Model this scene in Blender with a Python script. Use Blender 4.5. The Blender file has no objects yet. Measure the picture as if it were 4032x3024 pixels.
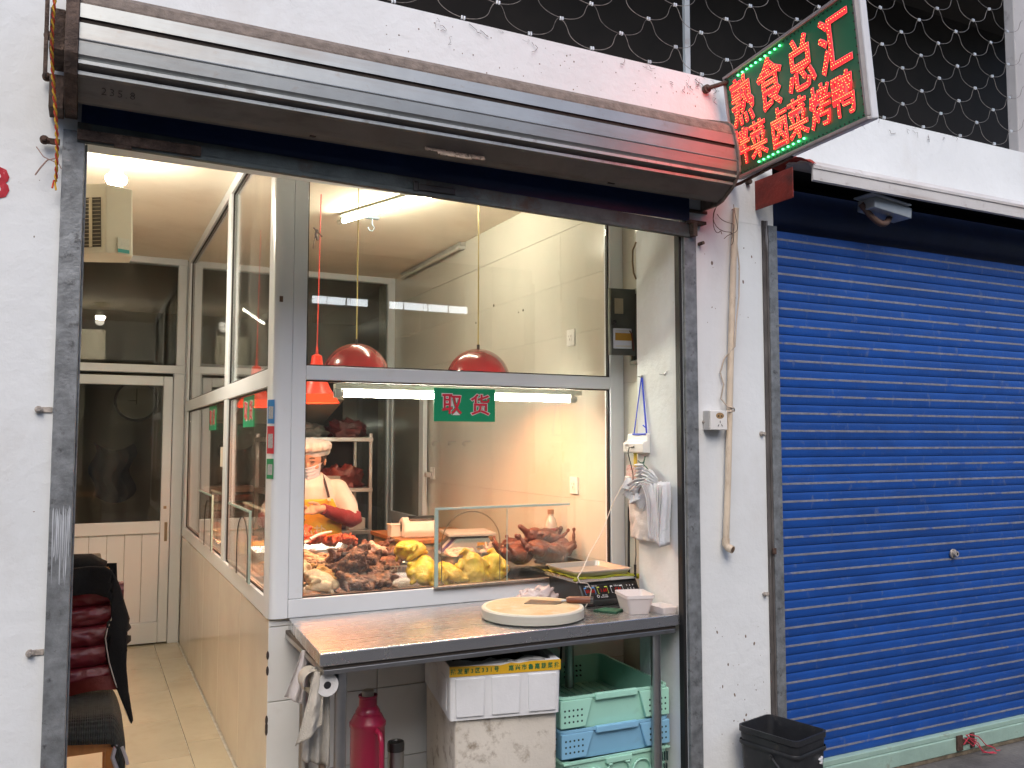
import bpy, bmesh, math, random
from mathutils import Vector, Matrix, Euler, noise
random.seed(7)
S = bpy.context.scene
C = S.collection
R = math.radians
# ------------------------------------------------------------------ camera
cam = bpy.data.cameras.new('camera'); camo = bpy.data.objects.new('camera', cam); C.objects.link(camo)
cam.sensor_width = 36; cam.lens = 30.19; cam.clip_start = .05; cam.clip_end = 300
camo.location = (0, -2.85, 1.5)
camo.rotation_euler = (R(90 + 3.84), 0, R(-26.35))
S.camera = camo
# ------------------------------------------------------------------ sky, sun, exposure
w = bpy.data.worlds.new('World'); S.world = w; w.use_nodes = True
nt = w.node_tree; nt.nodes.clear()
sky = nt.nodes.new('ShaderNodeTexSky'); sky.sky_type = 'NISHITA'; sky.sun_disc = False
sky.sun_elevation = R(48); sky.sun_rotation = R(200); sky.dust_density = 3; sky.ozone_density = 1
hs = nt.nodes.new('ShaderNodeHueSaturation'); hs.inputs['Saturation'].default_value = 1.2
bg = nt.nodes.new('ShaderNodeBackground'); bg.inputs['Strength'].default_value = .135
wo = nt.nodes.new('ShaderNodeOutputWorld')
nt.links.new(sky.outputs[0], hs.inputs['Color']); nt.links.new(hs.outputs[0], bg.inputs['Color']); nt.links.new(bg.outputs[0], wo.inputs['Surface'])
sl = bpy.data.lights.new('sun', 'SUN'); sl.energy = .45; sl.angle = R(40); sl.color = (1, .99, .95)
so = bpy.data.objects.new('sun', sl); C.objects.link(so)
so.rotation_euler = Vector((-.25, -.62, .75)).to_track_quat('Z', 'Y').to_euler()
S.view_settings.view_transform = 'Standard'; S.view_settings.look = 'None'
S.view_settings.gamma = 1; S.view_settings.exposure = 1.0
try: S.view_settings.use_curve_mapping = False
except Exception: pass
S.render.engine = 'CYCLES'
S.cycles.max_bounces = 8; S.cycles.transparent_max_bounces = 24; S.cycles.glossy_bounces = 5; S.cycles.diffuse_bounces = 5
S.cycles.caustics_reflective = False; S.cycles.caustics_refractive = False
S.cycles.sample_clamp_indirect = 4

# ------------------------------------------------------------------ materials
MATS = {}
def rgb(c): return (c[0], c[1], c[2], 1)
def mat(name, col=(.5, .5, .5), rough=.5, metal=0, var=.12, vs=6, bump=0, bs=60, dirt=None, emit=None, es=0,
        spec=.5, trans=0, alpha=1, sss=0, rnd=0, stretch=(1, 1, 1), coat=0, rvar=0, dirt2=None):
    if name in MATS: return MATS[name]
    m = bpy.data.materials.new(name); m.use_nodes = True; MATS[name] = m
    n = m.node_tree.nodes; l = m.node_tree.links
    b = n['Principled BSDF']
    b.inputs['Roughness'].default_value = rough; b.inputs['Metallic'].default_value = metal
    b.inputs['Specular IOR Level'].default_value = spec
    b.inputs['Coat Weight'].default_value = coat
    if trans: b.inputs['Transmission Weight'].default_value = trans
    if alpha < 1: b.inputs['Alpha'].default_value = alpha
    if sss:
        b.inputs['Subsurface Weight'].default_value = sss; b.inputs['Subsurface Radius'].default_value = (.02, .008, .004); b.inputs['Subsurface Scale'].default_value = .6
    tc = n.new('ShaderNodeTexCoord'); mp = n.new('ShaderNodeMapping'); mp.inputs['Scale'].default_value = stretch
    l.new(tc.outputs['Object'], mp.inputs['Vector']); vec = mp.outputs[0]
    if rnd:
        oi = n.new('ShaderNodeObjectInfo'); ad = n.new('ShaderNodeVectorMath'); ad.operation = 'ADD'
        sc = n.new('ShaderNodeVectorMath'); sc.operation = 'SCALE'; sc.inputs['Scale'].default_value = 37
        cx = n.new('ShaderNodeCombineXYZ')
        for i in range(3): l.new(oi.outputs['Random'], cx.inputs[i])
        l.new(cx.outputs[0], sc.inputs[0]); l.new(vec, ad.inputs[0]); l.new(sc.outputs[0], ad.inputs[1]); vec = ad.outputs[0]
    def nz(scale, det=6, rg=.6, v=None):
        t = n.new('ShaderNodeTexNoise'); t.inputs['Scale'].default_value = scale; t.inputs['Detail'].default_value = det; t.inputs['Roughness'].default_value = rg
        l.new(v or vec, t.inputs['Vector']); return t.outputs['Fac']
    def ramp(f, p0, p1, c0=(0, 0, 0), c1=(1, 1, 1)):
        r = n.new('ShaderNodeValToRGB'); r.color_ramp.elements[0].position = p0; r.color_ramp.elements[1].position = p1
        r.color_ramp.elements[0].color = rgb(c0); r.color_ramp.elements[1].color = rgb(c1); l.new(f, r.inputs[0]); return r.outputs[0]
    def mix(f, a, bcol):
        x = n.new('ShaderNodeMix'); x.data_type = 'RGBA'
        if isinstance(f, float): x.inputs[0].default_value = f
        else: l.new(f, x.inputs[0])
        if isinstance(a, tuple): x.inputs[6].default_value = rgb(a)
        else: l.new(a, x.inputs[6])
        if isinstance(bcol, tuple): x.inputs[7].default_value = rgb(bcol)
        else: l.new(bcol, x.inputs[7])
        return x.outputs[2]
    lo = tuple(max(0, c * (1 - var)) for c in col); hi = tuple(min(1, c * (1 + var)) for c in col)
    colr = ramp(nz(vs), .3, .7, lo, hi)
    if rnd:
        hsn = n.new('ShaderNodeHueSaturation'); mr = n.new('ShaderNodeMapRange')
        mr.inputs[3].default_value = 1 - rnd; mr.inputs[4].default_value = 1 + rnd
        l.new(oi.outputs['Random'], mr.inputs[0]); l.new(mr.outputs[0], hsn.inputs['Value']); l.new(colr, hsn.inputs['Color']); colr = hsn.outputs[0]
    for d in (dirt, dirt2):
        if d:   # (color, scale, p0, p1, amount[, stretch])
            dc, ds, p0, p1, amt = d[:5]
            v2 = vec
            if len(d) > 5:
                mp2 = n.new('ShaderNodeMapping'); mp2.inputs['Scale'].default_value = d[5]; l.new(vec, mp2.inputs['Vector']); v2 = mp2.outputs[0]
            f = ramp(nz(ds, 8, .65, v2), p0, p1)
            mu = n.new('ShaderNodeMath'); mu.operation = 'MULTIPLY'; mu.inputs[1].default_value = amt; l.new(f, mu.inputs[0])
            colr = mix(mu.outputs[0], colr, dc)
    l.new(colr, b.inputs['Base Color'])
    if rvar:
        mr = n.new('ShaderNodeMapRange'); mr.inputs[3].default_value = max(0, rough - rvar); mr.inputs[4].default_value = min(1, rough + rvar)
        l.new(nz(vs * 2), mr.inputs[0]); l.new(mr.outputs[0], b.inputs['Roughness'])
    if bump:
        bn = n.new('ShaderNodeBump'); bn.inputs['Strength'].default_value = bump; bn.inputs['Distance'].default_value = .01
        l.new(nz(bs, 5), bn.inputs['Height']); l.new(bn.outputs[0], b.inputs['Normal'])
    if emit:
        b.inputs['Emission Color'].default_value = rgb(emit); b.inputs['Emission Strength'].default_value = es
    return m
def glassmat(name, tint=(.93, .96, .95), rough=.0, ior=1.5, dust=.03, base=.0):
    m = bpy.data.materials.new(name); m.use_nodes = True; MATS[name] = m
    n = m.node_tree.nodes; l = m.node_tree.links; n.clear()
    o = n.new('ShaderNodeOutputMaterial'); t = n.new('ShaderNodeBsdfTransparent'); t.inputs[0].default_value = rgb(tint)
    g = n.new('ShaderNodeBsdfGlossy'); g.inputs['Roughness'].default_value = rough; g.inputs[0].default_value = (1, 1, 1, 1)
    f = n.new('ShaderNodeFresnel'); ge = n.new('ShaderNodeNewGeometry'); mi = n.new('ShaderNodeMapRange'); mi.inputs[3].default_value = ior; mi.inputs[4].default_value = 1 / ior
    l.new(ge.outputs['Backfacing'], mi.inputs[0]); l.new(mi.outputs[0], f.inputs['IOR'])
    x = n.new('ShaderNodeMixShader'); l.new(f.outputs[0], x.inputs[0]); l.new(t.outputs[0], x.inputs[1]); l.new(g.outputs[0], x.inputs[2])
    d = n.new('ShaderNodeBsdfDiffuse'); d.inputs[0].default_value = (.7, .7, .66, 1)
    tn = n.new('ShaderNodeTexNoise'); tn.inputs['Scale'].default_value = 5; tn.inputs['Detail'].default_value = 8
    tcn = n.new('ShaderNodeTexCoord'); mpn = n.new('ShaderNodeMapping'); mpn.inputs['Scale'].default_value = (1, 1, .25); l.new(tcn.outputs['Object'], mpn.inputs[0]); l.new(mpn.outputs[0], tn.inputs['Vector'])
    mr = n.new('ShaderNodeMapRange'); mr.inputs[1].default_value = .45; mr.inputs[2].default_value = .75; mr.inputs[3].default_value = base; mr.inputs[4].default_value = base + dust
    l.new(tn.outputs['Fac'], mr.inputs[0])
    y = n.new('ShaderNodeMixShader'); l.new(mr.outputs[0], y.inputs[0]); l.new(x.outputs[0], y.inputs[1]); l.new(d.outputs[0], y.inputs[2])
    l.new(y.outputs[0], o.inputs['Surface']); return m
def emis(name, col, s):
    if name in MATS: return MATS[name]
    m = bpy.data.materials.new(name); m.use_nodes = True; MATS[name] = m
    n = m.node_tree.nodes; l = m.node_tree.links; n.clear()
    o = n.new('ShaderNodeOutputMaterial'); e = n.new('ShaderNodeEmission'); e.inputs[0].default_value = rgb(col); e.inputs[1].default_value = s
    l.new(e.outputs[0], o.inputs[0]); return m

# ------------------------------------------------------------------ mesh builder
class MB:
    def __init__(s): s.v = []; s.f = []; s.mi = []; s.cur = 0
    def add(s, vs, fs):
        o = len(s.v); s.v += [tuple(p) for p in vs]
        for f in fs: s.f.append(tuple(i + o for i in f)); s.mi.append(s.cur)
        return s
    def box(s, x0, y0, z0, x1, y1, z1, M=None):
        if x0 > x1: x0, x1 = x1, x0
        if y0 > y1: y0, y1 = y1, y0
        if z0 > z1: z0, z1 = z1, z0
        vs = [(x0, y0, z0), (x1, y0, z0), (x1, y1, z0), (x0, y1, z0), (x0, y0, z1), (x1, y0, z1), (x1, y1, z1), (x0, y1, z1)]
        if M is not None: vs = [M @ Vector(p) for p in vs]
        return s.add(vs, [(0, 3, 2, 1), (4, 5, 6, 7), (0, 1, 5, 4), (1, 2, 6, 5), (2, 3, 7, 6), (3, 0, 4, 7)])
    def bc(s, c, d, M=None): return s.box(c[0] - d[0] / 2, c[1] - d[1] / 2, c[2] - d[2] / 2, c[0] + d[0] / 2, c[1] + d[1] / 2, c[2] + d[2] / 2, M)
    def cyl(s, p0, p1, r0, r1=None, n=14, cap=True):
        p0 = Vector(p0); p1 = Vector(p1); r1 = r0 if r1 is None else r1
        q = (p1 - p0).to_track_quat('Z', 'Y'); vs = []
        for p, r in ((p0, r0), (p1, r1)):
            for i in range(n):
                a = 2 * math.pi * i / n; vs.append(p + q @ Vector((r * math.cos(a), r * math.sin(a), 0)))
        fs = [(i, (i + 1) % n, n + (i + 1) % n, n + i) for i in range(n)]
        if cap: fs += [tuple(range(n - 1, -1, -1)), tuple(range(n, 2 * n))]
        return s.add(vs, fs)
    def tube(s, pts, r, n=6, flat=1.0):
        pts = [Vector(p) for p in pts]; vs = []; m = len(pts); pq = None
        for k, p in enumerate(pts):
            t = (pts[min(k + 1, m - 1)] - pts[max(k - 1, 0)]).normalized()
            if pq is None: q = t.to_track_quat('Z', 'Y')
            else:
                ax = (pq @ Vector((0, 0, 1))).rotation_difference(t); q = ax @ pq
            pq = q; rr = r[k] if isinstance(r, (list, tuple)) else r
            for i in range(n):
                a = 2 * math.pi * i / n; vs.append(p + q @ Vector((rr * math.cos(a), rr * flat * math.sin(a), 0)))
        fs = [(k * n + i, k * n + (i + 1) % n, (k + 1) * n + (i + 1) % n, (k + 1) * n + i) for k in range(m - 1) for i in range(n)]
        fs += [tuple(range(n - 1, -1, -1)), tuple((m - 1) * n + i for i in range(n))]
        return s.add(vs, fs)
    def lathe(s, prof, n=32, M=None, arc=1.0):
        vs = []; m = len(prof)
        for r, z in prof:
            for i in range(n):
                a = 2 * math.pi * i / n; p = Vector((r * math.cos(a), r * math.sin(a), z)); vs.append(M @ p if M else p)
        return s.add(vs, [(k * n + i, k * n + (i + 1) % n, (k + 1) * n + (i + 1) % n, (k + 1) * n + i) for k in range(m - 1) for i in range(n)])
    def prism(s, poly, axis, a, b, M=None):
        # poly: 2d points; axis: extrusion axis ('x': poly=(y,z), 'y': (x,z), 'z': (x,y))
        def P(u, v, t): return {'x': (t, u, v), 'y': (u, t, v), 'z': (u, v, t)}[axis]
        k = len(poly); vs = [P(u, v, a) for u, v in poly] + [P(u, v, b) for u, v in poly]
        if M is not None: vs = [M @ Vector(p) for p in vs]
        return s.add(vs, [(i, (i + 1) % k, k + (i + 1) % k, k + i) for i in range(k)] + [tuple(range(k - 1, -1, -1)), tuple(range(k, 2 * k))])
    def grid(s, fn, nu, nv):
        vs = [fn(i / nu, j / nv) for j in range(nv + 1) for i in range(nu + 1)]
        return s.add(vs, [(j * (nu + 1) + i, j * (nu + 1) + i + 1, (j + 1) * (nu + 1) + i + 1, (j + 1) * (nu + 1) + i) for j in range(nv) for i in range(nu)])
    def ell(s, c, r, rot=None, n=16, m=10):
        c = Vector(c); Rm = Euler(rot).to_matrix() if rot else Matrix.Identity(3)
        if isinstance(r, (int, float)): r = (r, r, r)
        vs = []
        for j in range(m + 1):
            t = math.pi * j / m
            for i in range(n):
                a = 2 * math.pi * i / n
                vs.append(c + Rm @ Vector((r[0] * math.sin(t) * math.cos(a), r[1] * math.sin(t) * math.sin(a), r[2] * math.cos(t))))
        return s.add(vs, [(j * n + i, (j + 1) * n + i, (j + 1) * n + (i + 1) % n, j * n + (i + 1) % n) for j in range(m) for i in range(n)])
    def cap(s, p0, p1, r0, r1=None, n=12):
        r1 = r0 if r1 is None else r1
        s.cyl(p0, p1, r0, r1, n); s.ell(p0, r0, n=n, m=8); s.ell(p1, r1, n=n, m=8); return s
    def mesh(s, name, mats, smooth=None):
        me = bpy.data.meshes.new(name); me.from_pydata(s.v, [], s.f)
        if not isinstance(mats, (list, tuple)): mats = [mats]
        for m in mats: me.materials.append(m)
        if len(mats) > 1: me.polygons.foreach_set('material_index', s.mi)
        me.update()
        if smooth:
            bm = bmesh.new(); bm.from_mesh(me); bmesh.ops.remove_doubles(bm, verts=bm.verts, dist=1e-6); bmesh.ops.recalc_face_normals(bm, faces=bm.faces); bm.to_mesh(me); bm.free()
            me.shade_smooth(); me.set_sharp_from_angle(angle=R(smooth))
        else:
            bm = bmesh.new(); bm.from_mesh(me); bmesh.ops.recalc_face_normals(bm, faces=bm.faces); bm.to_mesh(me); bm.free()
        return me

def obj(name, me, parent=None, bevel=0, seg=2):
    o = bpy.data.objects.new(name, me); C.objects.link(o)
    if parent is not None:
        o.parent = parent
    if bevel:
        b = o.modifiers.new('bevel', 'BEVEL'); b.width = bevel; b.segments = seg; b.limit_method = 'ANGLE'; b.angle_limit = R(35); b.harden_normals = False
    return o
class Thing:
    """an Empty at the base of a thing; parts are authored in world coordinates unless local=True"""
    def __init__(s, name, label, cat, loc=(0, 0, 0), rz=0, group=None, local=False, rot=None):
        s.e = bpy.data.objects.new(name, None); C.objects.link(s.e); s.e.empty_display_size = .05
        s.e.location = loc; s.e.rotation_euler = rot or (0, 0, rz); s.local = local; s.loc = Vector(loc)
        s.e['label'] = label; s.e['category'] = cat
        if group: s.e['group'] = group
    def part(s, name, mb, m, bevel=0, smooth=None, parent=None, label=None, kind=None, seg=2):
        me = mb if isinstance(mb, bpy.types.Mesh) else mb.mesh(name, m, smooth)
        p = parent or s.e
        o = obj(name, me, p, bevel, seg)
        if not s.local and parent is None: o.location = -s.loc
        if label: o['label'] = label
        if kind: o['kind'] = kind
        return o
def single(name, mb, m, label, cat, group=None, bevel=0, smooth=None, loc=None, kind=None, seg=2):
    me = mb if isinstance(mb, bpy.types.Mesh) else mb.mesh(name, m, smooth)
    o = obj(name, me, None, bevel, seg)
    if loc: o.location = loc
    if kind: o['kind'] = kind
    if label: o['label'] = label; 
    if cat: o['category'] = cat
    if group: o['group'] = group
    return o
def struct(name, mb, m, bevel=0, smooth=None):
    o = obj(name, mb.mesh(name, m, smooth), None, bevel); o['kind'] = 'structure'; return o
def dup(root, loc=None, rz=None, label=None, rot=None, scale=None):
    r = root.copy(); C.objects.link(r)
    if loc is not None: r.location = loc
    if rz is not None: r.rotation_euler = (0, 0, rz)
    if rot is not None: r.rotation_euler = rot
    if scale is not None: r.scale = scale
    if label: r['label'] = label
    for ch in list(root.children):
        c = ch.copy(); C.objects.link(c); c.parent = r
        for g in list(ch.children):
            d = g.copy(); C.objects.link(d); d.parent = c
    return r
def remesh(mb, voxel, smooth_it=4, disp=0, dscale=20, name='blob', m=None, seed=0, cut=None):
    me = mb.mesh('t', m or mat('grey'))
    o = bpy.data.objects.new('t', me); C.objects.link(o)
    r = o.modifiers.new('r', 'REMESH'); r.mode = 'VOXEL'; r.voxel_size = voxel; r.use_smooth_shade = True
    if smooth_it:
        sm = o.modifiers.new('s', 'SMOOTH'); sm.factor = .5; sm.iterations = smooth_it
    bpy.context.view_layer.update()
    dg = bpy.context.evaluated_depsgraph_get()
    out = bpy.data.meshes.new_from_object(o.evaluated_get(dg)); out.name = name
    bpy.data.objects.remove(o); bpy.data.meshes.remove(me)
    if disp:
        off = Vector((seed * 3.7, seed * 1.3, seed * 2.1))
        ns = [v.normal.copy() for v in out.vertices]
        for v, nn in zip(out.vertices, ns):
            d = noise.fractal(v.co * dscale + off, .9, 2.1, 4)
            v.co += nn * d * disp
    out.shade_smooth()
    if not out.materials: out.materials.append(m)
    return out
def glyphs(txt, size, offset=0.0, extrude=.001, space=1.0):
    cu = bpy.data.curves.new('t', 'FONT'); cu.body = txt; cu.size = size; cu.offset = offset; cu.extrude = extrude; cu.space_character = space
    cu.align_x = 'CENTER'; cu.align_y = 'CENTER'; cu.resolution_u = 2
    o = bpy.data.objects.new('t', cu); C.objects.link(o); bpy.context.view_layer.update()
    dg = bpy.context.evaluated_depsgraph_get(); me = bpy.data.meshes.new_from_object(o.evaluated_get(dg))
    bpy.data.objects.remove(o); bpy.data.curves.remove(cu); return me
def put_glyphs(T, name, txt, size, M, m, offset=0.0, extrude=.001, space=1.0, parent=None, sx=1, sy=1, center=True, kind=None):
    me = glyphs(txt, size, offset, extrude, space)
    if center and len(me.vertices):
        xs = [v.co.x for v in me.vertices]; ys = [v.co.y for v in me.vertices]
        c = Vector(((min(xs) + max(xs)) / 2, (min(ys) + max(ys)) / 2, 0))
    else: c = Vector((0, 0, 0))
    for v in me.vertices:
        p = v.co - c; v.co = M @ Vector((p.x * sx, p.y * sy, p.z))
    me.materials.clear(); me.materials.append(m)
    return T.part(name, me, m, parent=parent, kind=kind)
def frame_mat(o, u, v):
    """matrix with columns u (right), v (up), n = u x v, origin o"""
    u = Vector(u).normalized(); v = Vector(v).normalized(); n = u.cross(v)
    M = Matrix.Identity(4)
    for i in range(3): M[i][0] = u[i]; M[i][1] = v[i]; M[i][2] = n[i]; M[i][3] = o[i]
    return M
FR = lambda x, y, z: frame_mat((x, y, z), (1, 0, 0), (0, 0, 1))   # faces -y
# ================================================================== materials used
WALL = mat('painted_wall', (.715, .745, .755), .75, var=.07, vs=1.1, bump=.45, bs=14, dirt=((.30, .25, .21), 22, .68, .76, .7), dirt2=((.50, .47, .42), 1.6, .52, .74, .5, (1, 1, .45)))
WALLIN = mat('inner_plaster', (.72, .69, .62), .7, var=.05, vs=2, bump=.15, bs=30, dirt=((.3, .24, .18), 20, .72, .78, .7), dirt2=((.55, .48, .4), 2.5, .55, .8, .3))
GALV = mat('galvanised_steel', (.22, .235, .245), .55, .45, var=.35, vs=22, bump=.25, bs=70, dirt=((.07, .07, .07), 34, .58, .68, .75), dirt2=((.16, .09, .055), 6, .62, .75, .5))
RUST = mat('rusty_steel', (.13, .09, .07), .9, .2, var=.5, vs=30, bump=.8, bs=90, dirt=((.05, .035, .03), 12, .4, .7, .8))
HOUS = mat('shutter_housing_metal', (.29, .31, .31), .42, .6, var=.1, vs=5, bump=.06, bs=30, dirt=((.24, .2, .17), 30, .6, .72, .45), dirt2=((.22, .19, .165), 3, .5, .75, .6, (.6, 1, 5)))
HOUSD = mat('dusty_housing_edge', (.2, .165, .14), .95, .1, var=.3, vs=30, bump=.5, bs=90)
DARK = mat('cavity_shade', (.02, .018, .016), .9, var=.2)  # near-black colour stands in for the shade inside hollows
BLUE = mat('blue_shutter_paint', (.006, .060, .285), .5, 0, var=.22, vs=3, bump=.12, bs=60, rnd=.07, dirt=((.08, .10, .16), 7, .58, .80, .4, (1, 1, 4)), dirt2=((.16, .19, .26), 9, .60, .72, .45, (2.5, 1, 1.2)))
WEAR = mat('worn_paint_line', (.19, .20, .25), .7, 0, var=.25, vs=30, rnd=.06, bump=.2, bs=80, dirt=((.04, .1, .35), 9, .56, .64, .9, (1, 1, 1)))
DBLUE = mat('dark_blue_shutter', (.012, .03, .10), .5, 0, var=.2, vs=8, bump=.1)
BAR = mat('green_grey_bar', (.10, .125, .125), .6, .2, var=.3, vs=12, bump=.3, bs=50, dirt=((.09, .05, .03), 9, .55, .7, .8))
MINT = mat('mint_bar_paint', (.30, .44, .38), .6, var=.12, vs=8, bump=.2, bs=50, dirt=((.16, .09, .04), 8, .58, .7, .8))
PVC = mat('white_pvc_frame', (.71, .755, .80), .3, var=.03, vs=3, dirt=((.5, .45, .38), 9, .62, .8, .3))
SEAL = mat('black_rubber_seal', (.015, .015, .017), .6, var=.2)
GLASS = glassmat('window_glass', (.95, .97, .96), 0, 1.45, .04, .008)
GLASSB = glassmat('back_window_glass', (.80, .82, .80), 0, 1.5, .05, .012)
GEDGE = mat('green_glass_edge', (.42, .56, .52), .15, var=.1, spec=.8, alpha=.9)
TILE = mat('white_wall_tile', (.58, .56, .49), .18, var=.03, vs=4, rnd=.02, bump=.02, bs=12, dirt=((.45, .4, .33), 22, .72, .8, .6))
TILEW = mat('grey_white_wall_tile', (.66, .68, .68), .22, var=.04, vs=4, rnd=.03, bump=.02, bs=12, dirt=((.4, .38, .33), 8, .6, .8, .3))
GROUT = mat('grout', (.50, .475, .41), .9, var=.25, vs=20)
MARB = mat('cream_polished_tile', (.68, .63, .54), .16, var=.05, vs=2.5, rnd=.02, bump=.03, bs=8, dirt=((.5, .43, .34), 3.5, .5, .8, .35))
FTILE = mat('cream_floor_tile', (.52, .46, .34), .22, var=.10, vs=3, rnd=.03, bump=.04, bs=10, dirt=((.30, .24, .16), 6, .5, .8, .5), rvar=.08)
CEIL = mat('ceiling_paint', (.86, .79, .66), .85, var=.05, vs=1.2, dirt=((.5, .38, .25), 2, .5, .85, .4))
STEEL = mat('stainless_steel', (.66, .66, .66), .27, .95, var=.06, vs=3, stretch=(1, 6, 1), rvar=.03, dirt=((.45, .45, .45), 3, .5, .8, .15), bump=.006, bs=7)
STEELR = mat('dull_stainless', (.42, .42, .42), .36, 1, var=.12, vs=8, bump=.03, bs=30, dirt=((.2, .18, .15), 15, .6, .75, .5))
BOLT = mat('dirty_bolt', (.42, .38, .34), .7, .4, var=.4, vs=60, bump=.5, bs=90)
BOLTR = mat('rusty_bolt', (.10, .06, .045), .9, .3, var=.4, vs=60, bump=.5, bs=90)
PLW = mat('white_plastic', (.74, .73, .70), .35, var=.04, vs=8)
PLG = mat('grey_plastic', (.52, .51, .49), .4, var=.05, vs=8)
PLB = mat('black_plastic', (.018, .018, .02), .35, var=.2, vs=20)
RUB = mat('black_cable', (.015, .015, .017), .5, var=.1)

# ================================================================== ground
g = MB().box(-60, -60, -.3, 60, 60, -.012)
struct('ground', g, mat('ground_concrete', (.10, .095, .09), .8, var=.25, vs=3, bump=.5, bs=30, dirt=((.04, .04, .04), 2, .5, .7, .6)))
p = MB().box(-12, -9, -.011, 14, -.02, -.001)
struct('pavement', p, mat('dark_pavement', (.13, .12, .11), .75, var=.3, vs=5, bump=.6, bs=45, dirt=((.04, .038, .035), 3, .45, .65, .7), dirt2=((.25, .23, .2), 40, .66, .75, .6)), bevel=0)
fl = MB().box(-.3, -.019, -.011, 2.7, 4.3, .0)
floor = struct('floor', fl, GROUT)
fm = MB().box(0, 0, 0, .596, .596, .008).mesh('floor_tile', FTILE)
bm_ = MB().box(0, 0, 0, .16, .596, .008).mesh('border_tile', FTILE)
for j in range(8):
    for i, (x0, me) in enumerate(((-.105, fm), (.495, bm_))):
        o = obj('floor_tile', me, floor, .0015); o.location = (x0, -.01 + .6 * j - .19 * (i == 0), .0)
# ================================================================== market building: outer walls
B = Thing('market_building', 'long white-painted market front with shop openings under a plain band, marked with a red number', 'building', (0, 0, 0))
B.part('wall', MB().box(-4, 0, 0, -.03, .25, 3.06), WALL)
B.part('fascia', MB().box(-.029, 0, 2.45, 2.705, .25, 3.06), WALL)
B.part('fascia', MB().box(2.7055, 0, 2.76, 7, .25, 3.06), WALL)
B.part('pillar', MB().box(2.2, 0, 0, 2.705, .33, 2.449), WALL)
B.part('roof_slab', MB().box(-4, .251, 2.93, 7, 4.6, 3.05), WALLIN)
B.part('upper_wall', MB().box(-4, 1.6, 3.05, 7, 1.7, 6.2), mat('shade_coloured_wall', (.014, .011, .009), .9, var=.4, vs=2))  # near-black colour stands in for the dark of the space above
B.part('sky_blocker', MB().box(-4, .3, 4.9, 7, 1.6, 5), mat('shade_coloured_wall'))  # added slab out of view, keeps sky light off the upper wall
M8 = FR(-.252, -.0015, 2.249)
put_glyphs(B, 'painted_number', '8', .125, M8, mat('red_stencil_paint', (.42, .02, .035), .8, var=.3, vs=40, dirt=((.6, .45, .45), 40, .6, .7, .6)), offset=.004, extrude=.0005)
# cobweb tufts under the parapet edge
wb = MB(); random.seed(3)
for k in range(40):
    x = random.choice([random.uniform(1.0, 2.45), random.uniform(2.2, 2.4), random.uniform(2.9, 4.4)]); z = 3.058 - abs(random.gauss(0, .035))
    pts = [(x, -.004, z)]
    for q in range(5): pts.append((pts[-1][0] + random.uniform(-.016, .02), -.004 - random.random() * .004, pts[-1][2] - random.uniform(-.006, .016)))
    wb.tube(pts, random.uniform(.0003, .0011), 4)
B.part('cobwebs', wb, mat('cobweb_dust', (.16, .13, .12), 1, var=.3), kind='stuff')

# interior shell
K = Thing('shop_interior', 'cream tiled room of the cooked food shop under a plain ceiling', 'room', (0, .66, 0))
K.part('ceiling', MB().box(-.30, .251, 2.895, 2.339, 4.15, 2.93), CEIL)
K.part('left_wall', MB().box(-.34, .251, 0, -.30, 4.15, 2.929), WALLIN)
rw = K.part('right_wall', MB().box(2.347, .331, 0, 2.40, 4.6, 2.929), GROUT)
tm = MB().box(0, 0, 0, .008, .4490, .2922).mesh('wall_tile', TILE)
for i in range(9):
    for k in range(10):
        y0 = .36 + .45 * (i) ; z0 = .025 + .293 * k
        if z0 > 2.65: continue
        o = obj('wall_tile', tm, rw, .0003); o.location = (2.339 + random.uniform(-.0003, .0003), y0 + .002, z0 + .0015)
K.part('tile_strip', MB().box(2.3395, .336, 0, 2.346, .359, 2.89).box(2.339, .36, 2.665, 2.346, 4.14, 2.894), TILE)
# back room beyond the rear glazing
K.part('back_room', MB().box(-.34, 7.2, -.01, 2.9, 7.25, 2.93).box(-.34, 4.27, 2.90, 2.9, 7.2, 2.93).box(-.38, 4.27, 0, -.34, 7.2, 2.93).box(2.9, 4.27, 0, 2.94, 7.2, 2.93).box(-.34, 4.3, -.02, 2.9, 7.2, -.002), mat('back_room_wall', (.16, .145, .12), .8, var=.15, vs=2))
# low wall under the front window and along the corridor
LW = Thing('window_base_wall', 'low white tiled wall below the front window behind the steel table', 'wall', (1.5, .68, 0))
b0 = LW.part('core', MB().box(.675, .672, 0, 2.338, .75, .795), GROUT)
for x0, x1 in ((.669, 1.113), (1.117, 1.563), (1.567, 2.013), (2.017, 2.337)):
    for z0, z1 in ((.008, .185), (.189, .476), (.480, .767), (.771, .795)):
        LW.part('wall_tile', MB().box(x0, .664, z0, x1, .671, z1), TILEW, bevel=.001)
LS = Thing('corridor_base_wall', 'low wall of cream polished slabs below the side glazing', 'wall', (.70, 2.4, 0))
LS.part('core', MB().box(.676, .76, 0, .75, 4.1, .795), GROUT)
for i in range(5):
    y0 = .664 + .69 * i
    LS.part('stone_slab', MB().box(.668, y0 + .0015, .009, .6755, min(y0 + .6885, 4.1), .795), MARB, bevel=.001)
chip = MB(); random.seed(5)
for z in (.66, .60, .41, .385, .37):
    chip.ell((.667, .664, z), (.006, .004, random.uniform(.01, .022)), n=7, m=5)
LW.part('chipped_edge', chip, mat('chip_dark', (.04, .03, .028), .9))

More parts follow.
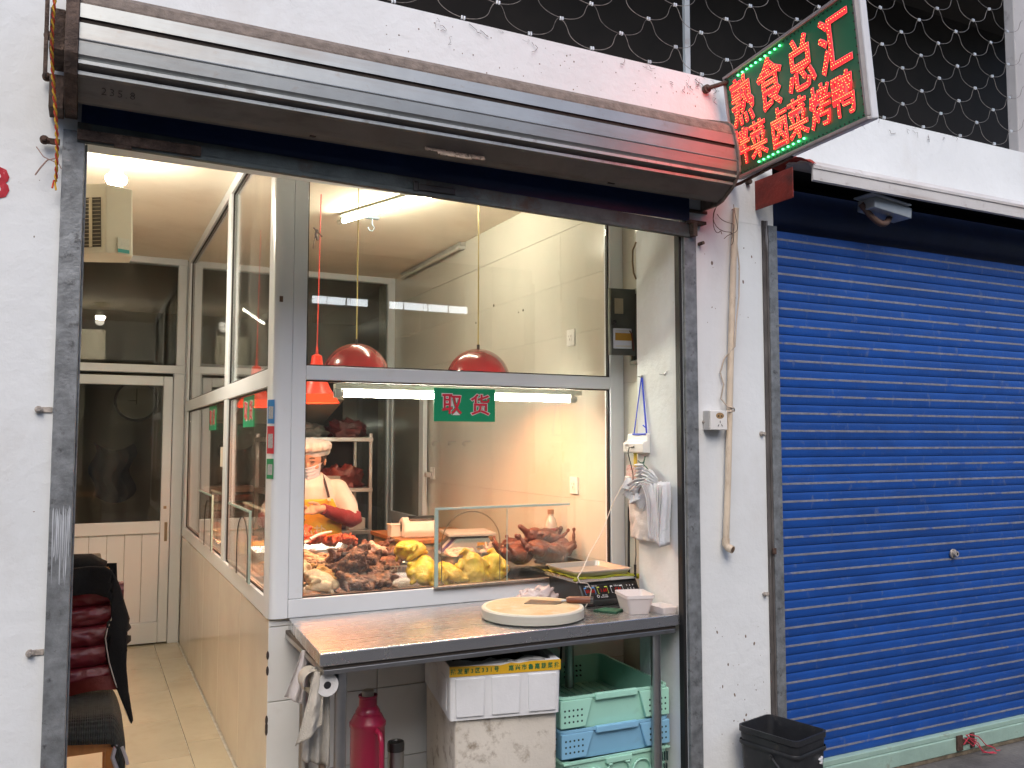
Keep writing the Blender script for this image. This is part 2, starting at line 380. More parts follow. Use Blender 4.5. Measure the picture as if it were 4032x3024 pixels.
# ================================================================== front window (white frame)
Y0, Y1 = .645, .70
W = Thing('front_window', 'big white-framed front window with a transom rail above the food display', 'window', (1.5, .66, .8))
W.part('sill', MB().box(.739, Y0, .80, 2.338, Y1, .873), PVC, bevel=.003)
W.part('transom', MB().box(.7965, Y0, 1.752, 2.262, Y1, 1.81), PVC, bevel=.003)
W.part('left_stile', MB().box(.739, Y0, .874, .796, Y1, 2.894), PVC, bevel=.003)
W.part('right_stile', MB().box(2.2625, Y0, .874, 2.338, Y1, 2.894), PVC, bevel=.003)
W.part('head', MB().box(.797, Y0, 2.82, 2.262, Y1, 2.894), PVC, bevel=.003)
W.part('corner_post', MB().prism([(.738, Y0 - .001), (.738, .75), (.662, .75), (.662, Y0 + .035), (.667, Y0 + .014), (.680, Y0 + .003), (.70, Y0 - .001)], 'z', .80, 2.894), PVC, bevel=.002, smooth=40)
W.part('seal_top', MB().box(.797, Y0 + .012, 1.8105, 2.262, Y0 + .03, 1.816).box(2.255, Y0 + .012, 1.8165, 2.2618, Y0 + .03, 2.82).box(.797, Y0 + .012, 1.8165, .802, Y0 + .03, 2.82), SEAL)
W.part('seal_bottom', MB().box(.797, Y0 + .012, .874, 2.262, Y0 + .03, .878).box(2.255, Y0 + .012, .879, 2.2618, Y0 + .03, 1.746).box(.797, Y0 + .012, .879, .801, Y0 + .03, 1.746).box(.797, Y0 + .012, 1.7465, 2.262, Y0 + .03, 1.7515), SEAL)
W.part('upper_pane', MB().box(.803, .668, 1.817, 2.254, .672, 2.819), GLASS)
W.part('lower_pane', MB().box(.802, .668, .879, 2.254, .672, 1.746), GLASS)
W.part('caulk_line', MB().box(.668, .6585, .7955, 2.338, .664, .7995), mat('dirty_caulk', (.35, .30, .22), .9, var=.4, vs=40))
W.part('brown_tape', MB().box(.684, .6435, 2.063, .698, .6442, 2.087), mat('brown_tape', (.09, .05, .03), .6))
single('white_card', MB().box(.6838, 2.12, 1.36, .6855, 2.24, 1.47), mat('card_white', (.62, .58, .5), .7), 'small white card stuck on the side glass behind the mullion', 'card')
# guard glass with arched opening just inside/over the lower pane
H = Thing('serving_hatch', 'small glass guard with green edges and an arched opening over the yellow chickens', 'glass hatch', (1.52, .63, .88))
hy = .628
H.part('edge_strip', MB().box(1.352, hy - .008, .882, 1.367, hy + .004, 1.206).box(1.352, hy - .008, 1.2065, 2.02, hy + .004, 1.216), GEDGE, bevel=.001)
arc = [(1.385, .884)] + [(1.5235 - .1385 * math.cos(math.pi * t / 24), 1.06 + .135 * math.sin(math.pi * t / 24)) for t in range(25)] + [(1.662, .884)]
H.part('arch_edge', MB().tube([(x, hy - .001, z) for x, z in arc], .0022, 5), mat('arch_edge_dark', (.16, .13, .09), .3))
H.part('sliding_sheet', MB().box(1.368, hy - .002, .886, 1.695, hy + .001, 1.205), glassmat('hatch_glass', (.93, .95, .92), 0, 1.45, .03, .006))
H.part('fixed_sheet', MB().box(1.697, hy + .0015, .886, 2.01, hy + .004, 1.205), GLASS)
H.part('sheet_edge', MB().box(1.6955, hy - .003, .884, 1.6985, hy, 1.206), GEDGE)
H.part('runner', MB().box(1.352, hy - .006, .874, 2.05, hy + .010, .8815), mat('old_aluminium', (.42, .42, .40), .4, .8, var=.3, vs=40), bevel=.001)

# ================================================================== side glazing along the corridor
SG = Thing('side_glazing', 'white-framed glass screen between corridor and kitchen, running back from the corner post', 'glazing', (.70, 2.4, .8))
xa, xb = .664, .715
SG.part('sill', MB().box(xa, .751, .80, xb, 4.05, .875), PVC, bevel=.003)
SG.part('transom', MB().box(xa, .751, 1.725, xb, 4.05, 1.80), PVC, bevel=.003)
SG.part('head', MB().box(xa, .751, 2.835, xb, 4.05, 2.894), PVC, bevel=.003)
SG.part('mullion', MB().box(xa, 1.90, .8755, xb, 2.0, 1.7245).box(xa, 1.90, 1.8005, xb, 2.0, 2.8345), PVC, bevel=.003)
SG.part('end_stile', MB().box(xa, 3.90, .8755, xb, 4.05, 1.7245).box(xa, 3.90, 1.8005, xb, 4.05, 2.8345), PVC, bevel=.003)
for y0, y1 in ((.752, 1.899), (2.001, 3.899)):
    for z0, z1 in ((.8765, 1.7235), (1.8015, 2.8335)):
        SG.part('pane', MB().box(.686, y0 + .008, z0 + .008, .690, y1 - .008, z1 - .008), GLASS)
        SG.part('seal', MB().box(.676, y0, z0, .685, y0 + .008, z1).box(.676, y1 - .008, z0, .685, y1, z1).box(.676, y0 + .0085, z0, .685, y1 - .0085, z0 + .007).box(.676, y0 + .0085, z1 - .007, .685, y1 - .0085, z1), SEAL)
for (yy, lab) in ((1.02, 'glass hatch on the side screen nearest the corner post'), (2.25, 'farther glass hatch behind the mullion of the side screen')):
    h2 = Thing('side_hatch', lab + ', with a pale green edge', 'glass hatch', (.65, yy, .88), group='hatches on the side screen')
    h2.part('edge_strip', MB().box(.645, yy, .885, .655, yy + .012, 1.20).box(.645, yy + .0125, 1.19, .655, yy + .62, 1.20), GEDGE)
    a2 = [(.650, yy + .05, .886)] + [(.650, yy + .2 - .15 * math.cos(math.pi * t / 20), 1.03 + .13 * math.sin(math.pi * t / 20)) for t in range(21)] + [(.650, yy + .35, .886)]
    h2.part('arch_edge', MB().tube(a2, .003, 5), SEAL)
    h2.part('sheet', MB().box(.649, yy + .0125, .886, .6515, yy + .60, 1.189), GLASS)

# ================================================================== rear glazing and door
RG = Thing('rear_glazing', 'white-framed glazed wall at the back of the kitchen with dark panes', 'glazing', (1.5, 4.15, 0))
yb0, yb1 = 4.12, 4.18
RG.part('head', MB().box(.716, yb0, 2.845, 2.338, yb1, 2.894), PVC, bevel=.003)
RG.part('right_stile', MB().box(2.275, yb0, 0, 2.338, yb1, 2.8445), PVC, bevel=.003)
RG.part('left_stile', MB().box(.70, yb0, 0, .775, yb1, 2.8445), PVC, bevel=.003)
RG.part('transom', MB().box(.776, yb0, 2.03, 2.274, yb1, 2.10), PVC, bevel=.003)
RG.part('upper_pane', MB().box(.776, 4.148, 2.101, 2.274, 4.152, 2.8445), GLASSB)
RG.part('lower_pane', MB().box(.776, 4.148, .01, 1.30, 4.152, 2.029).box(1.9, 4.148, .01, 2.274, 4.152, 2.029), GLASSB)
DL = Thing('open_door', 'white-framed glass kitchen door standing open against the right wall', 'door', (2.30, 4.1, 0))
DL.part('frame', MB().box(2.285, 3.28, 0, 2.32, 3.37, 2.03).box(2.285, 4.03, 0, 2.32, 4.11, 2.03).box(2.285, 3.371, 1.95, 2.32, 4.029, 2.03).box(2.285, 3.371, .85, 2.32, 4.029, .93).box(2.285, 3.371, .0, 2.32, 4.029, .10), PVC, bevel=.003)
DL.part('pane', MB().box(2.30, 3.371, .931, 2.304, 4.029, 1.949), mat('grey_door_pane', (.20, .20, .17), .12, var=.1, vs=3, spec=.6))
DL.part('panel', MB().box(2.297, 3.371, .101, 2.307, 4.029, .849), PVC)
BD = Thing('back_door', 'white plastic door with a dark glass upper half at the end of the corridor', 'door', (.27, 4.15, 0))
BD.part('door_frame', MB().box(.585, 4.10, 0, .663, 4.19, 2.015).box(-.299, 4.10, 2.0155, .663, 4.19, 2.075), PVC, bevel=.004)
BD.part('upper_frame', MB().box(-.299, 4.10, 2.845, .663, 4.19, 2.894).box(.60, 4.10, 2.0755, .663, 4.19, 2.8445), PVC, bevel=.004)
BD.part('upper_pane', MB().box(-.299, 4.14, 2.0755, .599, 4.145, 2.8445), GLASSB)
leaf = BD.part('leaf', MB().box(.515, 4.095, .02, .580, 4.145, 1.99).box(-.298, 4.095, 1.92, .514, 4.145, 1.99).box(-.298, 4.095, .82, .514, 4.145, .91).box(-.298, 4.095, .02, .514, 4.145, .17), PVC, bevel=.005)
BD.part('door_pane', MB().box(-.298, 4.12, .911, .514, 4.125, 1.919), GLASSB)
for k in range(7):
    x1 = .512 - .118 * k
    BD.part('panel_board', MB().box(max(-.298, x1 - .116), 4.115, .171, x1, 4.13, .819), PVC, bevel=.004)
BD.part('keyhole_plate', MB().box(.545, 4.09, .76, .565, 4.0945, .90).box(.535, 4.088, 1.0, .555, 4.0945, 1.02), mat('brass_plate', (.35, .28, .2), .4, .8))
BD.part('wall_gap', MB().box(.664, 4.19, 0, .699, 4.25, 2.9), PVC)
ck = Thing('wall_clock', 'round dark-rimmed wall clock seen through the glass of the corridor door', 'clock', (.36, 4.6, 1.83))
ck.part('rim', MB().lathe([(.15, 0), (.17, .01), (.17, .03), (.15, .04), (.145, .02)], 32, frame_mat((.36, 4.75, 1.83), (1, 0, 0), (0, 0, 1))), PLB, smooth=40)
ck.part('face', MB().cyl((.36, 4.755, 1.83), (.36, 4.73, 1.83), .148, n=32), mat('clock_face', (.22, .21, .18), .5))
ck.part('hand', MB().box(.357, 4.725, 1.80, .363, 4.728, 1.93).box(.30, 4.722, 1.827, .363, 4.7245, 1.833), PLB)
ac = MB()
ac.grid(lambda u, v: (.05 + .30 * u + .03 * math.sin(9 * v), 4.72 + .03 * math.sin(14 * u), 1.50 - .42 * v - .07 * math.sin(3 * u)), 14, 10)
single('hanging_apron', ac, mat('navy_cloth', (.012, .016, .035), .9, var=.2, bump=.3, bs=80), 'dark navy apron hung behind the glass of the corridor door', 'apron', smooth=60)
# ================================================================== open roller shutter above the shop
RS = Thing('roller_shutter', 'rolled-up shutter in a dusty grey housing above the lit shop, dark blue curtain below', 'roller shutter', (1.1, 0, 0))
ho = [(-.001, 2.862), (-.172, 2.792), (-.196, 2.772), (-.2075, 2.742), (-.2075, 2.735), (-.2145, 2.733), (-.224, 2.688), (-.2185, 2.686), (-.2185, 2.674), (-.2255, 2.672), (-.2325, 2.624), (-.236, 2.620), (-.2335, 2.616), (-.2335, 2.577),
      (-.2225, 2.566), (-.2290, 2.5635), (-.2285, 2.5535), (-.214, 2.551), (-.201, 2.5425), (-.2090, 2.5390), (-.2085, 2.5290), (-.193, 2.5265), (-.139, 2.490), (-.136, 2.493), (-.112, 2.4845), (-.109, 2.480)]
inn = [(y * .975 + .001 if i else y, z + (.004 if y > -.2 else 0) + .003) for i, (y, z) in enumerate(ho)]
poly = ho + [(-.105, 2.484)] + [(-.13, 2.498), (-.19, 2.537), (-.217, 2.565), (-.227, 2.585), (-.226, 2.62), (-.21, 2.72), (-.19, 2.762), (-.165, 2.784), (-.001, 2.852)]
GRV = mat('dark_groove', (.035, .027, .022), .95, var=.3, vs=20)  # dark brown colour in the recessed groove
me = MB().prism(poly, 'x', -.05, 2.30).mesh('housing', [HOUS, HOUSD, GRV, mat('highlight_bead', (.55, .58, .57), .4, .6, dirt=((.25, .22, .2), 25, .55, .7, .6)), mat('dusty_shaded_underside', (.20, .185, .17), .8, .2, var=.15, vs=6, dirt=((.08, .065, .055), 9, .5, .7, .5, (.5, 1, 3)))])
for p in me.polygons:
    c = p.center
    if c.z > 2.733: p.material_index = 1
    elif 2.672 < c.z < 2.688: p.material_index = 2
    elif (2.553 <= c.z <= 2.5655 and c.y < -.2250) or (2.5285 <= c.z <= 2.5415 and c.y < -.2045): p.material_index = 3  # beads coloured brighter, the light they catch is put into the colour
    elif c.z < 2.56: p.material_index = 4  # downward faces coloured darker: shade put into the colour, with dust
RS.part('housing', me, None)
def plate(x0, x1, g):
    return MB().prism([(0, 2.87 + g), (-.178, 2.796 + g), (-.203 - g, 2.776), (-.218 - g, 2.735), (-.238 - g, 2.66), (-.240 - g, 2.575), (-.206 - g, 2.525), (-.135, 2.482 - g), (-.10, 2.474 - g), (0, 2.474 - g)], 'x', x0, x1)
RS.part('side_plate', plate(2.3005, 2.312, .004), HOUSD, bevel=.002)
RS.part('side_plate', plate(-.085, -.051, .006), RUST, bevel=.002)
RS.part('mounting_bracket', MB().prism([(-.23, 2.84), (-.25, 2.70), (-.235, 2.50), (-.215, 2.50), (-.222, 2.70)], 'x', -.135, -.125).box(-.125, -.10, 2.46, -.087, -.01, 2.56).box(-.125, -.18, 2.6, -.087, -.02, 2.72), RUST, bevel=.002)
cur = RS.part('curtain', MB().box(-.04, -.010, 2.42, 2.235, -.004, 2.66), DBLUE)
def zb(x): return 2.397 - .0215 * (x + .03)
bar = MB(); o = [(-.024, 0), (-.024, .014), (-.019, .018), (-.019, .060), (-.003, .060), (-.003, 0)]
vs = [(x, y, zb(x) + z) for x in (-.05, 2.225) for y, z in o]
bar.add(vs, [(i, (i + 1) % 6, 6 + (i + 1) % 6, 6 + i) for i in range(6)] + [(5, 4, 3, 2, 1, 0), (6, 7, 8, 9, 10, 11)])
RS.part('bottom_bar', bar, BAR, bevel=.002)
RS.part('rust_patch', MB().box(-.05, -.032, 2.40, .30, -.025, 2.432).box(.05, -.033, 2.39, .10, -.026, 2.40), RUST, bevel=.002)
RS.part('bar_latch', MB().box(1.03, -.03, 2.388, 1.17, -.0195, 2.412).box(1.01, -.028, 2.384, 1.03, -.0195, 2.42), mat('dark_latch', (.05, .05, .05), .5, .5, var=.3), bevel=.003)
lat = MB(); M = Matrix.Translation((1.11, -.157, 2.495)) @ Matrix.Rotation(R(-34), 4, 'X')
lat.bc((0, 0, 0), (.125, .004, .044), M); lat.bc((-.078, 0, .004), (.03, .004, .024), M); lat.bc((.085, 0, -.004), (.04, .004, .022), M); lat.bc((-.1, 0, .004), (.012, .006, .022), M); lat.bc((.11, 0, -.004), (.012, .006, .018), M)
RS.part('spring_latch', lat, mat('worn_cream_metal', (.45, .36, .28), .6, .3, var=.35, vs=80, dirt=((.05, .04, .03), 60, .55, .6, .9)), bevel=.001)
sc = MB()
for x in (-.045, .02, .045): sc.cyl((1.19 + x, -.126, 2.50), (1.19 + x, -.131, 2.497), .004 if x else .006, n=8)
RS.part('latch_rod', MB().box(.28, -.112, 2.489, 1.06, -.108, 2.493).box(1.33, -.112, 2.489, 2.2, -.108, 2.493).box(.62, -.125, 2.486, .64, -.108, 2.50).box(1.76, -.125, 2.486, 1.79, -.108, 2.50).add(sc.v, sc.f), mat('dark_rod', (.06, .05, .045), .5, .6))
M = frame_mat((.055, -.1665, 2.5065), (1, 0, 0), (0, -.8, .6))
put_glyphs(RS, 'handwriting', '235.8', .034, M, mat('marker_pen', (.055, .048, .043), .8), offset=-.0006, extrude=.0003, space=1.25)
GRL = RS.part('guide_rail', MB().box(-.088, -.018, -.0005, -.0285, .03, 2.43).box(-.0280, .012, -.0005, -.0215, .035, 2.40), GALV, bevel=.002)
RS.part('guide_rail', MB().box(2.2005, -.018, -.0005, 2.262, .03, 2.41), GALV, bevel=.002)
RS.part('rail_groove', MB().box(2.186, .002, -.0005, 2.2, .032, 2.37), mat('black_groove', (.01, .01, .011), .6, var=.3, vs=20))
random.seed(44); jag = [(-.082 + .006 * random.random(), 1.30 - i * .012 + random.uniform(-.003, .003)) for i in range(15)]
for q_ in range(9):
    xq = -.080 + q_ * .0052; RS.part('paint_smear', MB().prism([(xq, 1.31 - random.uniform(0, .05)), (xq + .0022, 1.32 - random.uniform(0, .04)), (xq + .0048, 1.31 - random.uniform(0, .05)), (xq + .0036, 1.14 + random.uniform(-.06, .07)), (xq + .001, 1.12 + random.uniform(-.05, .08))], 'y', -.0193, -.0185), mat('paint_smear', (.46, .49, .52), .8, var=.3, vs=14, stretch=(4, 1, .6), dirt=((.22, .23, .24), 30, .45, .62, 1, (3, 1, .35))))
def bolt(T, x, y, z, m, s=1, name='rail_bolt'):
    T.part(name, MB().cyl((x, y, z), (x, y - .012 * s, z), .011 * s, n=10).cyl((x, y - .0121 * s, z), (x, y - .022 * s, z), .0065 * s, n=6).box(x + .008, y - .004, z - .008 * s, x + .035 * s, y + .001, z + .008 * s), m, bevel=.001)
for z, m in ((1.593, BOLT), (.898, BOLT)): bolt(RS, -.125, 0, z, m)
for z in (2.70, 2.575, 2.385): bolt(RS, -.135, -.02, z, BOLTR, 1.15)
bolt(RS, 2.300, 0, 1.581, BOLT, .7)
RS.part('top_bracket', MB().box(2.215, -.04, 2.405, 2.30, -.002, 2.418), RUST, bevel=.001)
RS.part('bracket_tab', MB().box(2.225, -.05, 2.35, 2.245, -.019, 2.404), RUST, bevel=.001)
RS.part('wall_pin', MB().cyl((2.29, 0, 2.33), (2.29, -.03, 2.33), .008, n=8), RUST)
RS.part('upper_strap', MB().box(2.24, -.01, 2.46, 2.33, -.002, 2.473), RUST, bevel=.001)

# rope
rp = [MB(), MB()]
for k in range(2):
    pts = []
    for i in range(140):
        t = i / 139; a = i * .9 + math.pi * k
        pts.append((-.118 + .014 * t + .006 * math.sin(t * 9) + .0027 * math.cos(a), -.262 + .22 * t * t + .0027 * math.sin(a), 2.96 - .70 * t))
    rp[k].tube(pts, .0028, 6)
rp[1].tube([(-.106, -.04, 2.265), (-.110, -.042, 2.24)], .003, 5); rp[0].tube([(-.104, -.04, 2.262), (-.100, -.042, 2.235)], .003, 5)
RP = Thing('rope', 'twisted red and yellow rope hanging beside the left end of the shutter housing', 'rope', (-.11, -.05, 2.26))
RP.part('strand', rp[0], mat('yellow_strand', (.72, .42, .04), .8, var=.2, vs=90, bump=.4, bs=200), smooth=60)
RP.part('strand', rp[1], mat('red_strand', (.55, .07, .03), .8, var=.2, vs=90, bump=.4, bs=200), smooth=60)
RP.part('frayed_string', MB().tube([(-.10, -.03, 2.335), (-.125, -.04, 2.322), (-.14, -.04, 2.30), (-.155, -.035, 2.275)], .0022, 5).tube([(-.155, -.03, 2.36), (-.135, -.04, 2.33), (-.095, -.04, 2.315), (-.088, -.04, 2.30)], .0016, 5), mat('dirty_string', (.35, .24, .2), .9), smooth=60)

# ================================================================== neighbouring blue shutter
NS = Thing('blue_shutter', 'closed blue roller shutter with scuffed slats and a mint green bottom bar', 'roller shutter', (3.9, 0, 0))
p = .0775; hgt = .0750
sp = []
for i in range(11):
    t = i / 10; sp.append((.0045 - .0035 * math.sin(math.pi * t) ** .22, hgt * t))
sm = MB().prism(sp + [(.02, hgt), (.02, 0)], 'x', 2.712, 5.4).mesh('slat', BLUE, 30)
wr = MB()
N = 60
for i in range(N):
    x0 = 2.714 + i * (2.68 / N); x1 = x0 + 2.68 / N
    a = .0045 + .0008 * math.sin(i * 1.7)
    wr.add([(x0, -.0022, hgt * .36 - a), (x1, -.0022, hgt * .36 - a), (x1, -.0022, hgt * .36 + a), (x0, -.0022, hgt * .36 + a)], [(0, 1, 2, 3)])
wm = MB().prism([(.0, hgt * .50 - .0048), (-.0003, hgt * .50 - .003), (-.0003, hgt * .50 + .003), (.0, hgt * .50 + .0048), (.004, hgt * .5)], 'x', 2.714, 5.39).mesh('wear_stripe', WEAR)
for k in range(30):
    z0 = .115 + p * k
    s = obj('slat', sm, NS.e, 0); s.location = (-3.9, .0035 + random.uniform(-.0006, .0006), z0)
    s2 = obj('wear_stripe', wm, s, 0); s2.location = (0, .0004 + random.uniform(0, .0005), 0)
NS.part('joint_strip', MB().box(2.712, .016, .1, 5.4, .020, 2.44), mat('shutter_joint', (.008, .012, .03), .8))
NS.part('bottom_bar', MB().box(2.715, -.026, .02, 5.4, .022, .088).box(2.715, -.020, .0885, 5.4, .022, .1135), MINT, bevel=.004)
NS.part('rust_edge', MB().box(2.715, -.022, 0.0, 5.4, .02, .0195), mat('rusty_mint_edge', (.16, .13, .09), .8, var=.5, vs=18, bump=.5, bs=60), bevel=.002)
NS.part('shutter_lock', MB().cyl((3.815, -.002, .955), (3.815, -.010, .955), .022, n=20).cyl((3.815, -.0101, .955), (3.815, -.028, .955), .0135, n=16), BOLT, bevel=.001)
NS.part('lock_keyway', MB().cyl((3.815, -.0281, .955), (3.815, -.0286, .955), .006, n=10), SEAL)
NS.part('lock_latch', MB().box(3.76, -.036, .03, 3.80, -.0265, .10).box(3.86, -.036, .03, 3.885, -.0265, .10).box(3.80, -.030, .05, 3.859, -.027, .08), BOLTR, bevel=.003)
st = MB()
for q in range(3):
    random.seed(20 + q); pt = [(3.815 + q * .01, -.04, .10)]
    for i in range(9): pt.append((pt[-1][0] + .014 + random.uniform(-.012, .012), pt[-1][1] - .004 + random.uniform(-.004, .002), max(.012, pt[-1][2] - .012 - random.uniform(-.006, .008))))
    st.tube(pt, .0025, 5)
st.tube([(3.80, -.04, .085), (3.84, -.06, .05), (3.87, -.055, .075), (3.82, -.05, .09), (3.79, -.045, .06)], .0025, 5)
single('red_string', st, mat('red_string', (.5, .04, .07), .8, var=.2), 'knotted red string tied to the bottom latch of the blue shutter', 'string', smooth=60)
NS.part('guide_rail', MB().box(2.662, -.016, -.0005, 2.7115, .03, 2.45), GALV, bevel=.002)
NS.part('rail_edge', MB().box(2.635, -.007, -.0005, 2.6615, -.0005, 2.47).box(2.652, -.012, -.0005, 2.6615, -.0075, 2.47), mat('dark_painted_edge', (.10, .09, .085), .8, .1, var=.5, vs=14, stretch=(1, 1, .4), dirt=((.6, .6, .62), 9, .60, .66, .9, (6, 1, .5))), bevel=.001)
for z in (1.534, .852): bolt(NS, 2.610, 0, z, BOLT, .9)
NS.part('loose_clip', MB().box(2.645, -.022, 1.02, 2.665, -.0165, 1.045), BOLTR)
NS.part('curtain_roll', MB().cyl((2.715, .135, 2.56), (5.5, .135, 2.56), .115, n=24), DBLUE, smooth=40)  # roll darker than the slats: shade put into its colour
NS.part('roll_cavity_shade', MB().box(2.706, .255, 2.3, 5.5, .27, 2.80).box(2.706, .0, 2.752, 5.5, .254, 2.759), DARK)  # near-black sheets stand in for the shade under the housing
NS.part('side_plate', MB().box(2.602, -.226, 2.512, 2.606, -.001, 2.642), mat('maroon_plate', (.24, .03, .02), .7, .1, var=.35, vs=12, bump=.3, bs=60, dirt=((.05, .03, .025), 8, .55, .75, .8)), bevel=.001)
tb = [( -.226, 2.600), (-.226, 2.665), (-.20, 2.70), (-.16, 2.712), (-.10, 2.705)]
torn = MB(); random.seed(9)
for i in range(16):
    t = i / 15; y = -.226 + .15 * t; zz = 2.62 + .085 * math.sin(math.pi * (.25 + .55 * t))
    torn.bc((2.61 + .09 * abs(math.sin(i * .9)) * .6 + .02, y, zz + random.uniform(-.006, .006)), (.09, .014, .008), None)
NS.part('bent_flange', MB().grid(lambda u, v: (2.604 + .13 * u + .010 * math.sin(7 * v), -.230 + .20 * v, 2.640 + .075 * math.sin(math.pi * (.18 + .5 * v)) + .008 * math.sin(13 * v + 5 * u)), 6, 14), mat('torn_red_steel', (.30, .035, .02), .8, .2, var=.4, vs=20, bump=.5, bs=70), smooth=60)
NS.part('housing', MB().prism([(-.001, 2.735), (-.19, 2.700), (-.226, 2.668), (-.226, 2.655), (-.222, 2.655), (-.222, 2.605), (-.214, 2.600), (-.212, 2.606), (-.216, 2.66), (-.19, 2.690), (-.001, 2.725)], 'x', 2.722, 5.6), mat('white_housing_metal', (.60, .58, .56), .55, .1, var=.08, vs=5, bump=.1, bs=40, dirt=((.3, .22, .18), 24, .60, .72, .5), dirt2=((.33, .24, .19), 4, .5, .7, .5, (.4, 1, 6))))
cb = Thing('junction_box', 'pale metal junction box hanging under the white housing of the blue shutter', 'junction box', (3.27, -.12, 2.52))
Mx = Matrix.Translation((3.27, -.12, 2.565)) @ Matrix.Rotation(R(6), 4, 'Y')
cb.part('body', MB().bc((0, 0, 0), (.24, .10, .05), Mx), mat('pale_blue_box', (.42, .46, .48), .5, .3, var=.1), bevel=.004)
cb.part('lid', MB().bc((-.03, -.012, .030), (.25, .11, .008), Mx), mat('pale_blue_box'), bevel=.002)
cb.part('conduit', MB().tube([(3.14 + .20 * t, -.10 - .03 * math.sin(math.pi * t), 2.60 - .105 * math.sin(math.pi * (t * .9 + .05))) for t in [i / 14 for i in range(15)]], .014, 10), mat('brown_conduit', (.12, .07, .05), .6), smooth=60)

# ================================================================== things on the pillar between the shops
PP = Thing('drain_pipe', 'thin stained cream pipe leaning down the white pillar', 'pipe', (2.39, -.02, 1.05))
pts = [(2.475, -.022, 2.50), (2.455, -.022, 2.25), (2.43, -.021, 1.8), (2.408, -.021, 1.35), (2.392, -.021, 1.10)]
PP.part('tube', MB().tube(pts, .0135, 12), mat('stained_cream_pvc', (.62, .52, .40), .45, var=.12, vs=7, dirt=((.30, .18, .10), 16, .52, .68, .6, (2, 2, .5))), smooth=60)
PP.part('elbow', MB().tube([(2.3915, -.021, 1.10), (2.391, -.022, 1.075), (2.395, -.03, 1.062), (2.402, -.05, 1.056)], .0165, 12), mat('stained_cream_pvc'), smooth=60)
PP.part('opening', MB().cyl((2.402, -.0502, 1.056), (2.4025, -.0515, 1.0557), .0125, n=12), mat('pipe_inside', (.16, .10, .06), .9))
single('cream_cable', MB().tube([(2.47, -.012, 2.46), (2.49, -.02, 2.25), (2.485, -.02, 2.12), (2.45, -.04, 2.0), (2.44, -.04, 1.9), (2.405, -.012, 1.85), (2.385, -.01, 1.79), (2.402, -.01, 1.74), (2.385, -.012, 1.68), (2.40, -.035, 1.645), (2.43, -.04, 1.64), (2.44, -.03, 1.628), (2.40, -.04, 1.625), (2.34, -.035, 1.625), (2.33, -.03, 1.612)], .0032, 6), mat('cream_cable', (.50, .42, .34), .6, var=.15), 'thin cream cable wound round the leaning pipe down to the pillar socket', 'cable', smooth=60)
SO = Thing('pillar_socket', 'white surface-mounted socket box with a brown scorched outlet beside the leaning pipe', 'socket', (2.34, 0, 1.58))
SO.part('box', MB().box(2.297, -.040, 1.548, 2.385, -.001, 1.628), PLG, bevel=.003)
SO.part('face', MB().box(2.299, -.048, 1.548, 2.387, -.0405, 1.628), PLW, bevel=.003)
SO.part('scorch_mark', MB().ell((2.348, -.0482, 1.607), (.021, .0006, .013), n=20), mat('scorch', (.32, .20, .09), .8, var=.3, vs=80))
slot = MB()
for dx in (-.008, .008): slot.cyl((2.348 + dx, -.0485, 1.606), (2.348 + dx, -.0494, 1.606), .0035, n=8)
for dx, dz, an in ((0, .005, 0), (-.009, -.010, 35), (.009, -.010, -35)):
    slot.bc((0, 0, 0), (.0022, .002, .009), Matrix.Translation((2.348 + dx, -.0484, 1.577 + dz)) @ Matrix.Rotation(R(an), 4, 'Y'))
SO.part('outlet_slots', slot, SEAL)
hk = MB(); random.seed(12)
spots = MB()
for i in range(46):
    z = random.choice([random.uniform(.2, 1.0), random.uniform(.25, .8), random.uniform(2.0, 2.35)]); x = random.uniform(2.28, 2.62)
    r_ = random.uniform(.001, .0022) if random.random() < .8 else random.uniform(.003, .005); spots.ell((x, -.0003, z), (r_, .0006, r_ * random.uniform(.8, 2.2)), (0, random.uniform(-.5, .5), 0), 7, 4)
for i in range(26): spots.ell((random.uniform(-1.0, -.12), -.0003, random.uniform(.3, 2.9)), (random.uniform(.001, .003), .0005, random.uniform(.001, .004)), None, 6, 4)
for i in range(60): spots.ell((random.uniform(.9, 2.3), -.0003, random.uniform(2.87, 3.04)), (random.uniform(.001, .0035), .0005, random.uniform(.001, .004)), None, 6, 4)
spots.ell((2.358, -.0004, 2.256), (.006, .001, .009), None, 9, 5)
B.part('splash_spots', spots, mat('mud_spot', (.20, .15, .12), .95, var=.4, vs=60), kind='stuff')
# bin
bn = Thing('bucket_bin', 'black square plastic bucket standing against the white pillar', 'bin', (2.537, -.168, 0), R(13), local=True)
def ring(hw, hd, r, z, n=5):
    o = []
    for cx, cy, a0 in ((hw - r, hd - r, 0), (-hw + r, hd - r, 90), (-hw + r, -hd + r, 180), (hw - r, -hd + r, 270)):
        for i in range(n + 1):
            a = R(a0 + 90 * i / n); o.append((cx + r * math.cos(a), cy + r * math.sin(a), z))
    return o
def loft(rings, close=True):
    m = MB(); n = len(rings[0]); vs = [p for r_ in rings for p in r_]
    fs = [(k * n + i, k * n + (i + 1) % n, (k + 1) * n + (i + 1) % n, (k + 1) * n + i) for k in range(len(rings) - 1) for i in range(n)]
    if close: fs += [tuple(range(n - 1, -1, -1))]
    m.add(vs, fs); return m
bw, bd = .108, .134
shell = loft([ring(bw * .86, bd * .86, .02, 0), ring(bw * .99, bd * .99, .026, .33), ring(bw * 1.04, bd * 1.03, .028, .335), ring(bw * 1.04, bd * 1.03, .028, .357), ring(bw * .99, bd * .98, .026, .357), ring(bw * .96, bd * .96, .024, .33), ring(bw * .84, bd * .84, .02, .006)])
shell.add(ring(bw * .84, bd * .84, .02, .006), [tuple(range(24))])
